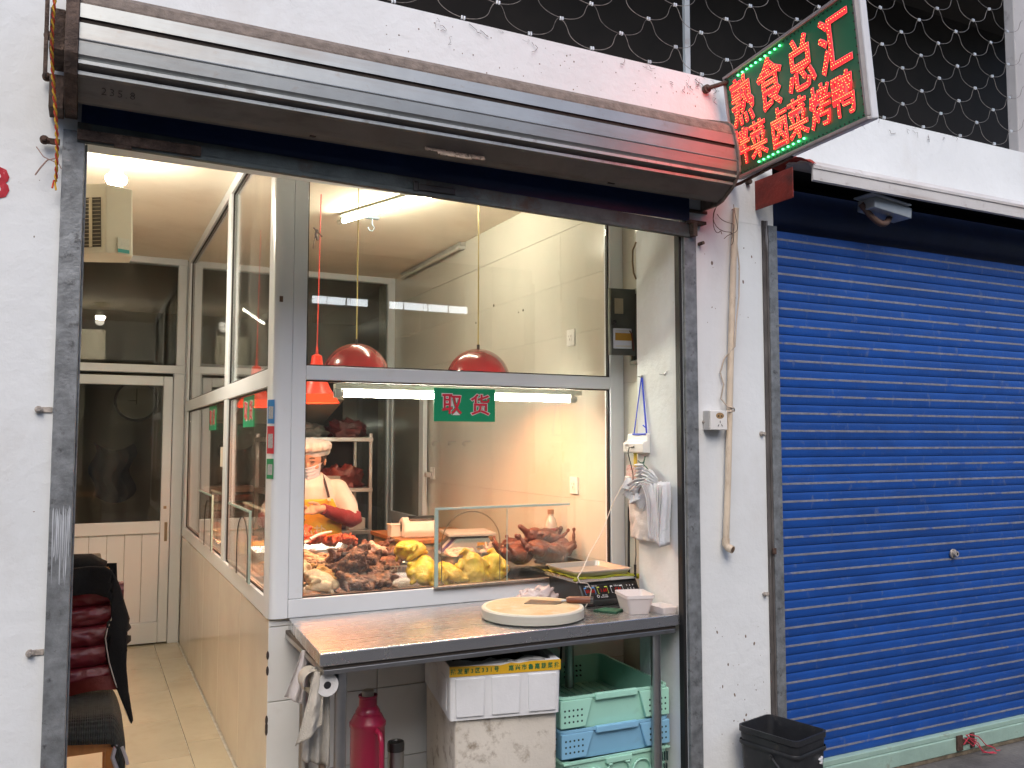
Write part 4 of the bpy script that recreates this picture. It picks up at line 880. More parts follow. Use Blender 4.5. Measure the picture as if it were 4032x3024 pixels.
single('cup_stand', MB().box(1.03, .26, 0, 1.145, .56, .17), mat('grey_low_box', (.35, .36, .36), .6, var=.2, vs=8), 'low grey box under the steel cup against the tiled base wall', 'box', bevel=.003)
# cloths and rolls at the left end of the table
def cloth(x0, x1, y, ztop, zbl, zbr, fold, seed, top=None, amp=.012):
    tx0, tx1 = top or (x0, x1)
    def fn(u, v):
        xt = tx0 + (tx1 - tx0) * u; xb_ = x0 + (x1 - x0) * u
        k = v ** 1.1; x = xt + (xb_ - xt) * k; zb_ = zbl + (zbr - zbl) * u
        z = ztop + (zb_ - ztop) * v
        yy = y + amp * math.sin(fold * u * 2 * math.pi + seed) * (.3 + .7 * v) + .006 * noise.noise(Vector((u * 4, v * 5, seed))) - .02 * math.sin(v * 3) * .3
        return (x, yy, z)
    m = MB().grid(fn, 40, 30); return m
CLO = mat('stained_white_cloth', (.50, .46, .39), .95, var=.08, vs=8, bump=.6, bs=180, dirt=((.36, .20, .10), 7, .55, .75, .6))
CLO2 = mat('grey_white_cloth', (.42, .40, .36), .95, var=.12, vs=8, bump=.6, bs=180, dirt=((.22, .15, .09), 6, .5, .7, .5, (2, 2, .4)))
def solid(o, t=.002):
    s = o.modifiers.new('thick', 'SOLIDIFY'); s.thickness = t; return o
solid(single('white_cloth', cloth(.648, .735, .055, .735, .50, .555, 1.2, 1, (.705, .735)), CLO, 'stained white cloth hanging from the left end of the steel table', 'cloth', group=None, smooth=70))
solid(single('long_rag', cloth(.682, .775, .115, .735, .43, .40, 2.6, 2, (.71, .77), .009), CLO2, 'longer greyish rag hanging behind the stained white cloth', 'rag', smooth=70))
solid(single('hanging_bag', cloth(.655, .722, .30, .752, .60, .56, 1.6, 5, (.715, .738), .01), FILM, 'limp clear plastic bag hanging from the left edge of the steel table', 'plastic bag', smooth=70), .0005)
RO = Thing('film_roll', 'roll of white plastic bags slung under the left corner of the steel table', 'roll', (.745, .12, .675))
RO.part('roll', MB().lathe([(.012, -.0), (.037, -.002), (.038, .10), (.012, .10)], 32, frame_mat((.748, .05, .688), (1, 0, 0), (0, 0, 1)) @ Matrix.Rotation(math.pi, 4, 'X')), mat('white_film_roll', (.66, .65, .63), .5, var=.05, vs=30, bump=.3, bs=90), smooth=35)
RO.part('core', MB().cyl((.748, .0495, .688), (.748, .049, .688), .0125, n=14), SEAL)
RO.part('wrap', MB().lathe([(.038, 0), (.041, .03), (.040, .075), (.037, .09)], 24, frame_mat((.715, .09, .69), (1, 0, 0), (0, 0, 1)) @ Matrix.Rotation(math.pi, 4, 'X')), CLO, smooth=50)

# ================================================================== on the jamb and the side wall
EB = Thing('fuse_box', 'dark fuse box with its door swung open beside the window, yellow tape on it', 'fuse box', (2.30, .45, 2.07))
EB.part('recess_frame', MB().box(2.315, .345, 1.865, 2.338, .56, 1.885).box(2.315, .345, 2.205, 2.338, .56, 2.225).box(2.315, .545, 1.8855, 2.338, .56, 2.2045).box(2.315, .345, 1.8855, 2.338, .36, 2.2045), mat('greenish_grey_metal', (.26, .27, .23), .6, .2, var=.3, vs=15), bevel=.001)
EB.part('inside', MB().box(2.330, .3605, 1.886, 2.337, .5445, 2.204), DARK)
MD = frame_mat((2.315, .50, 2.085), (-.955, .25, 0), (0, 0, 1))      # door plane: x runs away from hinge
MD = frame_mat((2.20, .487, 1.905), (.97, -.02, 0), (0, 0, 1))
MD = frame_mat((2.19, .525, 1.905), (.125, -.022, 0), (0, 0, 1))
EB.part('door', MB().box(0, 0, -.012, .125, .315, 0, MD), mat('dark_olive_metal', (.075, .08, .072), .55, .2, var=.15, vs=10, bump=.1), bevel=.002)
EB.part('door_edge', MB().box(-.010, 0, -.012, -.0003, .315, .003, MD), mat('greenish_grey_metal'), bevel=.001)
EB.part('paper', MB().box(.018, .195, .0003, .062, .268, .0012, MD), mat('old_paper', (.36, .31, .23), .9))
EB.part('knob', MB().lathe([(0, .016), (.010, .015), (.012, .008), (.009, 0)], 16, MD @ Matrix.Translation((.012, .155, 0))), PLB, smooth=50)
EB.part('breaker_panel', MB().box(.008, .03, .0003, .100, .125, .010, MD), mat('bluish_white_plastic', (.55, .58, .66), .4), bevel=.002)
EB.part('panel_window', MB().box(.018, .037, .0101, .094, .045, .0115, MD).box(.018, .11, .0101, .094, .117, .0115, MD), PLG)
EB.part('yellow_tape', MB().box(.016, .068, .0103, .102, .103, .0125, MD), mat('ochre_tape', (.36, .19, .02), .6))
EB.part('wire', MB().tube([MD @ Vector(p) for p in ((.088, .115, .013), (.095, .10, .018), (.10, .075, .016), (.106, .05, .012), (.108, .02, .01))], .0028, 6), mat('dark_red_wire', (.12, .02, .015), .5))
AD = Thing('hanging_adapter', 'white plastic adapter box hung from a nail by a blue strap on the jamb', 'adapter', (2.17, .30, 1.49))
AD.part('body', MB().prism([(2.199, 1.449), (2.199, 1.535), (2.187, 1.535), (2.183, 1.505), (2.160, 1.495), (2.160, 1.452)], 'y', .235, .392), PLW, bevel=.004)
AD.part('grille', MB().add(*[[], []]) if False else MB().lathe([(.003, .0), (.016, .0012)], 14, frame_mat((2.1595, .355, 1.475), (0, -1, 0), (0, 0, 1))), PLG)
AD.part('strap', MB().tube([(2.190, .345, 1.537), (2.1955, .293, 1.782)], .0028, 6).tube([(2.190, .25, 1.537), (2.1955, .288, 1.782)], .0042, 6).tube([(2.183, .345, 1.533), (2.183, .25, 1.533)], .004, 6).tube([(2.19, .25, 1.537), (2.185, .247, 1.56), (2.18, .262, 1.572)], .003, 5), mat('blue_strap', (.02, .06, .55), .6), smooth=50)
AD.part('nail', MB().cyl((2.199, .29, 1.784), (2.176, .29, 1.787), .0022, n=6).ell((2.192, .283, 1.79), .005, None, 8, 6), STEELR)
AD.part('cord', MB().tube([(2.157, .31, 1.475), (2.150, .325, 1.475), (2.152, .338, 1.45), (2.185, .35, 1.36), (2.190, .352, 1.25), (2.192, .345, 1.12), (2.192, .342, 1.0), (2.185, .34, .96)], .0022, 6), RUB, smooth=60)
AD.part('plug', MB().cyl((2.158, .318, 1.475), (2.158, .300, 1.477), .0045, n=8).cyl((2.185, .34, .96), (2.185, .34, .925), .0065, .005, n=8).box(2.181, .336, .905, 2.189, .344, .9245), PLB)
single('thick_black_cable', MB().tube([(2.225, .40, 1.30), (2.22, .42, 1.26), (2.215, .428, 1.20), (2.213, .43, 1.0), (2.213, .43, .81)], .0055, 8), RUB, 'thick black cable running down the wall between window frame and bag bundle', 'cable', smooth=60)
single('cable_below_table', MB().tube([(2.02, .64, .74), (2.01, .64, .66), (1.985, .645, .58), (1.98, .645, .50)], .005, 8), RUB, 'black cable hanging under the table behind the crates', 'cable', smooth=60)
single('white_scale_wire', MB().tube([(2.203, .42, 1.322), (2.18, .43, 1.30), (2.135, .44, 1.22), (2.08, .44, 1.10), (2.00, .42, 1.01), (1.93, .36, .955), (1.885, .31, .945), (1.868, .30, .93), (1.875, .292, .91), (1.91, .29, .905), (1.925, .285, .88), (1.92, .29, .84), (1.905, .30, .805)], .0022, 6), mat('white_wire', (.62, .56, .50), .5), 'thin white wire looping from the wall socket down past the black scale', 'wire', smooth=60)
WS = Thing('wall_plug', 'pale plug and socket half hidden behind the hanging plastic bags', 'socket', (2.21, .40, 1.32))
WS.part('body', MB().box(2.19, .385, 1.305, 2.215, .425, 1.345), PLW, bevel=.003)
single('brown_hanging_wire', MB().tube([(2.190, .315, 2.395), (2.185, .335, 2.36), (2.19, .345, 2.31), (2.192, .34, 2.26), (2.198, .33, 2.23)], .004, 6), mat('brown_wire', (.20, .13, .07), .7), 'brown wire bent down the top of the jamb above the fuse box', 'wire', smooth=60)
single('jamb_nail', MB().cyl((2.199, .125, 1.785), (2.176, .135, 1.787), .002, n=6).cyl((2.199, .115, 1.80), (2.188, .115, 1.785), .002, n=6).ell((2.192, .118, 1.785), (.004, .005, .006), None, 8, 6), STEELR, 'bare twisted nail in the jamb to the right of the blue strap', 'nail')
nt_ = Thing('price_note', 'scrap of paper with small red print stuck beside the hanging bags', 'paper', (2.21, .40, 1.36))
nt_.part('sheet', MB().box(2.197, .345, 1.315, 2.1985, .42, 1.395), mat('pinkish_paper', (.62, .52, .48), .8, var=.1, vs=60, dirt=((.5, .06, .07), 120, .50, .56, .7, (1, 1, 2.5))))
single('yellow_tab', MB().box(2.196, .335, 1.39, 2.1975, .36, 1.455), mat('yellow_paper', (.62, .48, .05), .7), 'small yellow paper tab peeping out under the white adapter', 'tab')
random.seed(8)
PB = Thing('bag_bundle', 'thick bundle of thin white plastic carrier bags tied with green string on the jamb', 'plastic bags', (2.15, .20, 1.07))
FB = mat('white_bag_film', (.62, .64, .68), .35, var=.06, vs=20, bump=.5, bs=50, sss=.1)
for k in range(9):
    y0_ = .075 + .0105 * k
    def fn(u, v, k=k, y0_=y0_):
        z = 1.335 - (1.335 - 1.075 - .004 * k) * v
        bend = (1 - v) ** 3
        return (2.198 - .016 - .055 * u * (1 - .25 * (1 - v)), y0_ + .03 * bend * k / 3 - .006 * math.sin(5 * v + k) + .003 * math.sin(9 * u + k), z + .045 * math.sin(math.pi * min(1, (1 - v) * 1.0)) * (1 - k / 14) * .5 + (-.01 * u))
    o_ = PB.part('bag_fold', MB().grid(fn, 8, 20), FB, smooth=70); solid(o_, .0022)
def fn(u, v):
    return (2.192 - .028 * math.sin(math.pi * u) - .01 * noise.noise(Vector((u * 6, v * 6, 3))), .165 + .215 * u - .02 * (1 - v) * (1 - 2 * u), 1.31 - .235 * v + .012 * noise.noise(Vector((u * 5, v * 4, 9))))
solid(PB.part('front_bag', MB().grid(fn, 22, 24), mat('sheer_bag_film', (.66, .64, .64), .3, alpha=.9, bump=.6, bs=45, var=.05, vs=14), smooth=60), .001)
for k, (y, z, rx, a) in enumerate(((.33, 1.30, .06, 20), (.30, 1.275, .05, -20), (.27, 1.325, .06, 50), (.23, 1.34, .055, 80), (.17, 1.35, .06, 100), (.14, 1.335, .05, 120), (.24, 1.26, .055, 35), (.345, 1.33, .05, 5), (.235, 1.385, .035, 70))):
    M_ = Matrix.Translation((2.165 - .004 * (k % 3), y, z)) @ Matrix.Rotation(R(a), 4, 'X')
    g_ = MB().grid(lambda u, v: tuple(M_ @ Vector((.010 * math.sin(26 * u + k) * (.4 + v) - .01 * v, (u - .5) * (.035 + .035 * v), -rx * v + .01))), 30, 8)
    solid(PB.part('bag_handle', g_, FB, smooth=60), .0012)
PB.part('green_string', MB().tube([(2.190, .262, 1.505 - .07), (2.18, .255, 1.42), (2.17, .25, 1.395), (2.175, .248, 1.35)], .0028, 5).tube([(2.175, .295, 1.418), (2.165, .27, 1.412), (2.160, .24, 1.405), (2.16, .21, 1.39), (2.165, .195, 1.37)], .0026, 5).ell((2.165, .248, 1.405), .007, None, 8, 6), mat('green_string', (.03, .09, .06), .7), smooth=60)

# ================================================================== stickers on the corner post
for nm, z0, z1, c, lab in (('blue', 1.572, 1.668, (.03, .22, .55), 'blue payment sticker topmost on the corner post'), ('red', 1.452, 1.562, (.55, .03, .05), 'red payment sticker in the middle of the corner post'), ('green', 1.352, 1.432, (.02, .25, .10), 'green payment sticker lowest on the corner post')):
    T_ = Thing('payment_sticker', lab + ', with a pale blank square', 'sticker', (.67, .645, z0), group='payment stickers on the corner post')
    Ms = frame_mat((.6595, .6835, z0), (.021, -.036, 0), (0, 0, 1))
    T_.part('sheet', MB().box(0, 0, .0085, .040, z1 - z0, .0091, Ms), mat(nm + '_sticker', c, .4, var=.06, vs=20))
    T_.part('pale_square', MB().box(.006, (z1 - z0) * .2, .0092, .034, (z1 - z0) * .72, .0096, Ms), mat('sticker_pale', (.40, .42, .44), .5, var=.4, vs=260))
# green pick-up signs
def pick(loc, rz_, label, w_=.295, h_=.146):
    T_ = Thing('pickup_sign', label, 'sign', loc, rz_, local=True)
    T_.part('board', MB().box(-w_ / 2, -.001, -h_, w_ / 2, .001, 0), mat('green_sign_board', (.01, .28, .13), .35, var=.05, vs=6))
    for c_, x in (('取', -.063), ('货', .073)):
        put_glyphs(T_, 'character_outline', c_, .098, FR(x, -.0015, -.070), mat('white_print_bright', (.66, .64, .64), .6), offset=.0045, extrude=.0003, sx=1)
        put_glyphs(T_, 'character', c_, .098, FR(x, -.0025, -.070), mat('sign_red', (.55, .02, .05), .5), offset=.0014, extrude=.0003, sx=1)
    return T_
pick((1.507, .664, 1.735), 0, 'green sign with two red characters hung at the top of the lower front window pane')
pick((.684, 1.33, 1.715), R(-90), 'narrow looking green sign hung on the side glass nearest the corner post')
pick((.684, 2.62, 1.715), R(-90), 'green sign hung on the far side pane behind the mullion')
# ================================================================== lamps
TUBE = emis('lit_tube', (1.0, .95, .78), 60)
FT = Thing('front_tube_light', 'lit fluorescent tube behind the window transom, above the food trays', 'tube light', (1.55, .80, 1.70))
FT.part('tube', MB().cyl((.985, .80, 1.706), (2.118, .80, 1.706), .0125, n=14), TUBE, smooth=50)
FT.part('batten', MB().box(.955, .783, 1.727, 2.185, .825, 1.750), mat('tube_batten', (.55, .54, .46), .5), bevel=.003)
for x in (.968, 2.135):
    FT.part('end_cap', MB().box(x - .014, .785, 1.690, x + .014, .818, 1.7265).cyl((x - .014, .80, 1.706), (x + .026, .80, 1.706), .0135, n=12), PLG, bevel=.002)
CTL = Thing('ceiling_tube_light', 'lit fluorescent tube on the kitchen ceiling nearer the window', 'tube light', (1.6, 1.7, 2.85))
d_ = Vector((.36, -.93, 0)).normalized(); c0 = Vector((1.36, 2.26, 2.845)); c1 = c0 + d_ * 1.18
CTL.part('tube', MB().cyl(c0 + d_ * .03, c1 - d_ * .03, .0135, n=14), emis('lit_ceiling_tube', (1.0, .93, .74), 62), smooth=50)
CTL.part('batten', MB().cyl(c0 + Vector((0, 0, .033)), c1 + Vector((0, 0, .033)), .018, n=4).cyl(c0 - d_ * .02, c0 + d_ * .03, .016, n=10), mat('tube_batten'))
HKc = Thing('ceiling_hook', 'plain metal fan hook on the kitchen ceiling behind the lit tube', 'hook', (1.56, 2.30, 2.85))
HKc.part('plate', MB().box(1.52, 2.24, 2.886, 1.60, 2.28, 2.894), mat('bluish_metal', (.25, .32, .38), .5, .4))
HKc.part('hook', MB().tube([(1.56, 2.26, 2.886), (1.56, 2.26, 2.85), (1.575, 2.26, 2.83), (1.56, 2.26, 2.808), (1.54, 2.26, 2.812), (1.533, 2.26, 2.83)], .004, 6), mat('bluish_metal'), smooth=60)
UL = Thing('unlit_tube_light', 'unlit fluorescent fitting high on the right wall by the ceiling', 'tube light', (2.30, 3.2, 2.86))
UL.part('batten', MB().box(2.30, 2.60, 2.862, 2.338, 3.88, 2.892), mat('grey_batten', (.32, .31, .28), .5), bevel=.003)
UL.part('tube', MB().cyl((2.30, 2.66, 2.853), (2.30, 3.84, 2.853), .013, n=12), mat('unlit_tube_glass', (.58, .57, .5), .2), smooth=50)
UL.part('end_cap', MB().box(2.285, 2.60, 2.845, 2.337, 2.655, 2.8615), PLG, bevel=.002)
BL = Thing('ceiling_bulb', 'lit white bulb in a pale yellow rose over the corridor', 'bulb', (.092, 1.60, 2.74))
BL.part('rose', MB().lathe([(.0, .0), (.062, .002), (.066, -.01), (.05, -.022), (.03, -.03), (.022, -.05), (0, -.05)], 20, Matrix.Translation((.094, 1.60, 2.893))), mat('yellowed_plastic', (.55, .48, .26), .5, var=.2, vs=30), smooth=40)
BL.part('socket', MB().lathe([(.0, 0), (.020, 0), (.022, -.02), (.027, -.055), (.034, -.075)], 20, Matrix.Translation((.094, 1.60, 2.843))), PLW, smooth=40)
BL.part('bulb', MB().lathe([(.034, 0), (.046, -.004), (.048, -.020), (.040, -.034), (.0, -.040)], 24, Matrix.Translation((.094, 1.60, 2.766))), emis('lit_bulb', (1.0, .90, .76), 220), smooth=40)
BL.part('pull_chain', MB().tube([(.02, 1.58, 2.89), (.05, 1.56, 2.84), (.075, 1.55, 2.78), (.082, 1.55, 2.76)], .0016, 5), STEELR)
# bulb light
# pendant heat lamps
CRD = mat('amber_cord', (.42, .33, .12), .5); RCD = mat('red_cord', (.65, .05, .03), .5)
SHD = mat('red_shade_enamel', (.19, .009, .011), .2, var=.10, vs=5, coat=.5, dirt=((.26, .06, .05), 7, .55, .8, .35))
def point(name, loc, col, en, r=.03, spot=None):
    l = bpy.data.lights.new(name, 'SPOT' if spot else 'POINT'); l.energy = en; l.color = col; l.shadow_soft_size = r
    if spot: l.spot_size = R(spot); l.spot_blend = 1
    o = bpy.data.objects.new(name, l); C.objects.link(o); o.location = loc; return o
HEATC = (1, .36, .13)
point('bulb_light', (.092, 1.60, 2.712), (1.0, .88, .72), 42, .045, 172)
def dome(x, y, ztop, label, en=19):
    T = Thing('dome_lamp', label, 'pendant lamp', (x, y, ztop - .17), group='round red pendant lamps over the trays')
    r_ = .170; pr = [(.012, .0)] + [(r_ * math.sin(a), -r_ + r_ * math.cos(a)) for a in [R(6 + 88 * i / 18) for i in range(19)]]
    T.part('shade', MB().lathe(pr + [(q[0] - .003, q[1] - .002) for q in reversed(pr)], 56, Matrix.Translation((x, y, ztop))), SHD, smooth=50)
    T.part('cord', MB().cyl((x, y, ztop + .02), (x + .005, y + .01, 2.894), .0035, n=6), CRD)
    T.part('cap', MB().cyl((x, y, ztop - .004), (x, y, ztop + .022), .008, n=10), PLB)
    T.part('bulb', MB().ell((x, y, ztop - .10), (.038, .038, .045)), emis('heat_bulb', HEATC, 210), smooth=60)
    point('heat_light', (x, y, ztop - .158), HEATC, en, .05, 168)
    return T
dome(1.25, 1.5, 2.010, 'round red dome lamp nearer the corner post, left of the other dome')
dome(1.855, 1.3, 1.992, 'round red dome lamp on the right, above the yellow chickens')
def cone(x, y, zr, label, en=8):
    T = Thing('cone_lamp', label, 'pendant lamp', (x, y, zr), group='flared red heat lamps')
    pr = [(.012, .27), (.028, .262), (.036, .20), (.048, .14), (.080, .075), (.125, .0)]
    me = mat('lit_red_shade', (.55, .03, .015), .35, var=.06, emit=(1, .06, .02), es=.28)
    T.part('shade', MB().lathe(pr + [(q[0] - .003, q[1]) for q in reversed(pr)], 48, Matrix.Translation((x, y, zr))), me, smooth=50)
    T.part('glow_band', MB().lathe([(.1265, -.001), (.098, .046), (.0985, .0465), (.1275, .0)], 48, Matrix.Translation((x, y, zr))), emis('lit_red_rim', (1, .07, .02), 1.1), smooth=50)
    T.part('cord', MB().cyl((x, y, zr + .27), (x + .01, y, 2.894), .0032, n=6), RCD)
    T.part('cord_sleeve', MB().cyl((x, y, zr + .265), (x, y, zr + .315), .009, .006, n=10), RCD)
    T.part('bulb', MB().ell((x, y, zr + .06), (.03, .03, .045)), emis('heat_bulb', HEATC, 210), smooth=60)
    point('heat_light', (x, y, zr + .005), HEATC, en, .05, 168)
cone(1.140, 1.9, 1.715, 'flared glowing red heat lamp on a red cord beside the corner post, over the worker')
cone(.985, 2.9, 1.725, 'flared red heat lamp farther back, seen through the side glass')
single('socket_wires', MB().tube([(1.13, 1.90, 2.69), (1.125, 1.905, 2.66), (1.135, 1.90, 2.63)], .008, 6).tube([(1.11, 1.9, 2.70), (1.14, 1.9, 2.67), (1.16, 1.9, 2.65)], .004, 5).tube([(1.12, 1.9, 2.66), (1.115, 1.9, 2.62), (1.11, 1.9, 2.58)], .0025, 5), mat('dark_taped_wire', (.04, .015, .015), .6), 'taped knot of dark wires dangling beside the red lamp cord', 'wires', smooth=60)
# corridor heater
HT = Thing('wall_heater', 'cream electric heater with a wire grille, mounted high in the corridor beside the bulb', 'heater', (.0, 1.32, 2.325), R(-6), local=True)
Mh = Matrix.Translation((.035, -.02, 0)) @ Matrix.Rotation(R(-2), 4, 'Y')
fx = Mh @ frame_mat((.035, -.03, .0), (.80, .60, 0), (0, 0, 1)); fg = Mh @ frame_mat((-.30, .10, .0), (.932, -.362, 0), (0, 0, 1))
CRM = mat('cream_enamel', (.62, .59, .48), .45, var=.04, vs=5)
HT.part('casing', MB().prism([(-.30, .10), (.035, -.03), (.155, .06), (.13, .22), (-.26, .26)], 'z', 0, .345, Mh), CRM, bevel=.008)
HT.part('grille_opening', MB().box(.03, .03, .001, .335, .275, .004, fg), mat('heater_dark', (.07, .06, .045), .7))
gr = MB()
for i in range(13): gr.box(.04, .04 + i * .0185, .006, .335, .0425 + i * .0185, .009, fg)
for i in range(4): gr.box(.10 + i * .065, .03, .0092, .083 + i * .065, .275, .012, fg)
HT.part('grille_wires', gr, mat('grille_wire', (.45, .40, .30), .4, .6))
HT.e.scale = (.86, .86, .90)
HT.part('rating_label', MB().box(.06, .012, .005, .125, .085, .0075, fx), mat('label_paper', (.60, .60, .52), .6, var=.1, vs=80))
HT.part('label_band', MB().box(.06, .012, .0076, .125, .03, .0085, fx), mat('teal_print', (.05, .32, .30), .6))

# ================================================================== fittings on the right wall
def switch(z, y, label, sock):
    T = Thing('wall_socket', label, 'socket', (2.335, y, z))
    T.part('plate', MB().box(2.328, y - .040, z - .045, 2.3385, y + .040, z + .045), PLW, bevel=.003)
    T.part('rocker', MB().box(2.3255, y - .018, z - .02, 2.3279, y + .018, z + .02), PLW, bevel=.001)
    T.part('slots', MB().box(2.3245, y - .002, z - .016, 2.3254, y + .002, z - .004).box(2.3245, y - .012, z + .004, 2.3254, y - .009, z + .012).box(2.3245, y + .009, z + .004, 2.3254, y + .012, z + .012), mat('slot_grey', (.2, .18, .15), .6))
switch(2.060, 1.142, 'white wall socket high on the right wall, above the window transom', 1)
switch(1.268, 1.117, 'white wall switch low on the right wall, above the ducks', 1)
switch(1.264, 3.198, 'pale wall socket with a plug in it, beside the open kitchen door', 1)
pg = Thing('plug', 'grey plug with a drooping cable in the far wall socket', 'plug', (2.31, 3.23, 1.25))
pg.part('body', MB().box(2.285, 3.20, 1.235, 2.323, 3.25, 1.27), PLG, bevel=.004)
pg.part('cable', MB().tube([(2.29, 3.23, 1.235), (2.29, 3.24, 1.15), (2.30, 3.22, 1.0), (2.30, 3.2, .9), (2.29, 3.16, .8)], .004, 6), PLG, smooth=60)
for y, lab in ((3.074, 'leftmost of the three wire hooks on the right wall'), (2.764, 'middle one of the three wire hooks on the right wall'), (2.504, 'rightmost of the three wire hooks on the right wall')):
    single('wall_hook', MB().tube([(2.338, y + .0, 1.503), (2.31, y, 1.503), (2.30, y + .03, 1.50), (2.30, y + .05, 1.485), (2.30, y + .03, 1.470), (2.30, y, 1.478)], .0028, 6), STEELR, lab, 'hook', 'wire hooks on the right wall', smooth=60)
dr = MB()
for y, z, r_ in ((2.137, 2.378, .010), (2.42, 2.30, .007), (1.72, 2.29, .008), (1.78, 2.285, .005)): dr.ell((2.3385, y, z), (.003, r_, r_), None, 8, 6)
rw2 = dr.mesh('wall_plugs', mat('plug_dark', (.10, .09, .07), .8)); o_ = obj('wall_plugs', rw2, rw)

# ================================================================== food counter
CT = Thing('food_counter', 'stainless steel food counter just inside the front window', 'counter', (1.5, 1.35, 0))
CT.part('top', MB().box(.722, .715, .820, 2.332, 2.12, .842), STEELR, bevel=.003)
CT.part('cabinet', MB().box(.76, .76, 0, 2.30, 2.08, .8195), mat('cabinet_steel', (.35, .35, .34), .5, .6))
CT.part('riser', MB().box(.722, 1.30, .8425, 1.60, 2.10, .875), STEELR, bevel=.003)
CK = Thing('side_cabinet', 'low cream cabinet with a wooden top by the right wall behind the grey scale', 'cabinet', (2.05, 2.45, 0))
CK.part('carcass', MB().box(1.76, 2.16, 0, 2.332, 2.80, .875), mat('cream_cabinet', (.55, .45, .32), .5), bevel=.003)
CK.part('wooden_top', MB().box(1.74, 2.14, .8755, 2.334, 2.82, .90), mat('orange_wood', (.38, .17, .06), .4, var=.3, vs=8, stretch=(6, .6, 1)), bevel=.003)
TR = mat('tray_steel', (.50, .48, .46), .25, 1, var=.06, vs=6)
tlist = [(.735, .735, .955, 1.16, 'steel tray of pale cooked chicken pieces beside the corner post'), (.965, .725, 1.215, 1.18, 'steel tray of dark braised pieces between the pale and the yellow chickens'),
         (1.225, .725, 1.50, 1.16, 'steel tray of yellow chickens left of the hatch edge'), (1.51, .73, 1.775, 1.14, 'steel tray of yellow chickens behind the arched opening')]
for x0, y0, x1, y1, lab in tlist:
    single('food_tray', tray(None, x0, y0, x1, y1, .846, .868, TR), TR, lab, 'tray', 'steel trays in the front row', smooth=35)
single('duck_tray', tray(None, 1.86, .93, 2.315, 1.34, .868, .890, TR), TR, 'raised steel tray of roast ducks near the right wall', 'tray', smooth=35)
single('black_pan', tray(None, 1.80, .74, 2.25, 1.10, .844, .864, PLB), mat('black_pan', (.02, .02, .022), .2, .6), 'black baking pan below the raised duck tray', 'pan', smooth=35)
single('feet_tray', tray(None, .80, 1.32, 1.20, 1.62, .877, .897, TR), TR, 'steel tray of chicken feet in the second row', 'tray', smooth=35)
single('red_tray', tray(None, .80, 1.74, 1.36, 2.06, .886, .925, TR), TR, 'steel tray of red spiced pieces in the rearmost row', 'tray', smooth=35)
single('offal_tray', tray(None, 1.22, 1.34, 1.56, 1.66, .877, .897, TR), TR, 'steel tray of brown offal behind the dark braised pieces', 'tray', smooth=35)
Y_ = mat('yellow_chicken_skin', (.66, .40, .03), .32, var=.30, vs=14, sss=.15, bump=.5, bs=130, coat=.1, dirt=((.52, .22, .03), 9, .52, .72, .55), dirt2=((.66, .54, .16), 7, .55, .7, .5), rnd=.08)
BRn = mat('braised_meat', (.075, .020, .008), .30, var=.8, vs=20, bump=1, bs=100, coat=.1, spec=.5, dirt=((.34, .12, .04), 17, .53, .64, .8), rnd=.2)
DK = mat('roast_duck_skin', (.13, .024, .009), .33, var=.45, vs=14, bump=.5, bs=110, coat=.15, spec=.4, dirt=((.05, .016, .01), 9, .5, .66, .7), rnd=.15)
WH = mat('pale_chicken_skin', (.62, .45, .28), .35, var=.12, vs=12, sss=.15, bump=.5, bs=110, coat=.2, dirt=((.38, .24, .12), 9, .55, .72, .6), rnd=.08)
GD = mat('golden_meat', (.45, .24, .06), .35, var=.3, vs=18, bump=.7, bs=120, coat=.2, dirt=((.2, .08, .02), 12, .5, .66, .6), rnd=.15)
FE = mat('chicken_foot_skin', (.62, .38, .22), .35, var=.15, vs=25, sss=.1, bump=.4, bs=150, coat=.2, rnd=.12)
RE = mat('red_spiced_meat', (.50, .075, .02), .3, var=.35, vs=22, bump=.7, bs=120, coat=.3, dirt=((.12, .03, .015), 14, .56, .68, .7), rnd=.15)
IN = mat('pale_offal', (.58, .38, .29), .35, var=.15, vs=18, sss=.1, bump=.4, bs=90, coat=.2)
def chicken(name, m, seed, voxel=.0045, disp=.0035, long=1.0):
    mb = MB()
    mb.ell((0, 0, .050), (.068 * long, .052, .046), (0, R(-8), 0)); mb.ell((.030 * long, 0, .064), (.044, .044, .040)); mb.ell((-.052 * long, 0, .044), (.030, .030, .028))
    for s in (-1, 1):
        mb.cap((-.028, s * .046, .044), (.022, s * .058, .032), .026, .017); mb.cap((.022, s * .058, .032), (.052, s * .044, .022), .014, .009)
        mb.cap((.040, s * .044, .064), (.006, s * .064, .070), .015, .011); mb.cap((.006, s * .064, .070), (.034, s * .070, .052), .010, .007)
        mb.cap((-.028, s * .03, .03), (-.06, s * .045, .02), .016, .010)
    mb.cap((.060 * long, .004, .072), (.078 * long, .026, .088), .016, .011); mb.cap((.078 * long, .026, .088), (.066 * long, .046, .080), .010, .008)
    return remesh(mb, voxel, 3, disp, 26, name, m, seed)
random.seed(77)
c1 = chicken('yellow_chicken', Y_, 1); c2 = chicken('yellow_chicken', Y_, 5)
for (x, y, z, rx, ry, rz_, s, me, lab) in ((1.395, .90, .862, 10, -20, 70, 1.18, c1, 'yellow chicken at the front left of its tray, below the stacked one'),
        (1.375, .97, .948, 8, 12, 200, 1.12, c2, 'yellow chicken stacked on top, left of the hatch edge strip'),
        (1.485, .86, .862, -10, 40, 300, 1.05, c2, 'yellow chicken just right of the hatch edge strip'),
        (1.625, .89, .862, 0, -48, 95, 1.28, c1, 'large upright yellow chicken seen through the arched opening'),
        (1.765, .90, .866, 12, -45, 30, 1.12, c2, 'round yellow chicken at the right edge of the arched opening')):
    o = single('yellow_chicken', me, None, lab, 'chicken', 'cooked yellow chickens'); s *= .90; o.location = (x, y, z); o.rotation_euler = (R(rx), R(ry), R(rz_)); o.scale = (s, s, s)
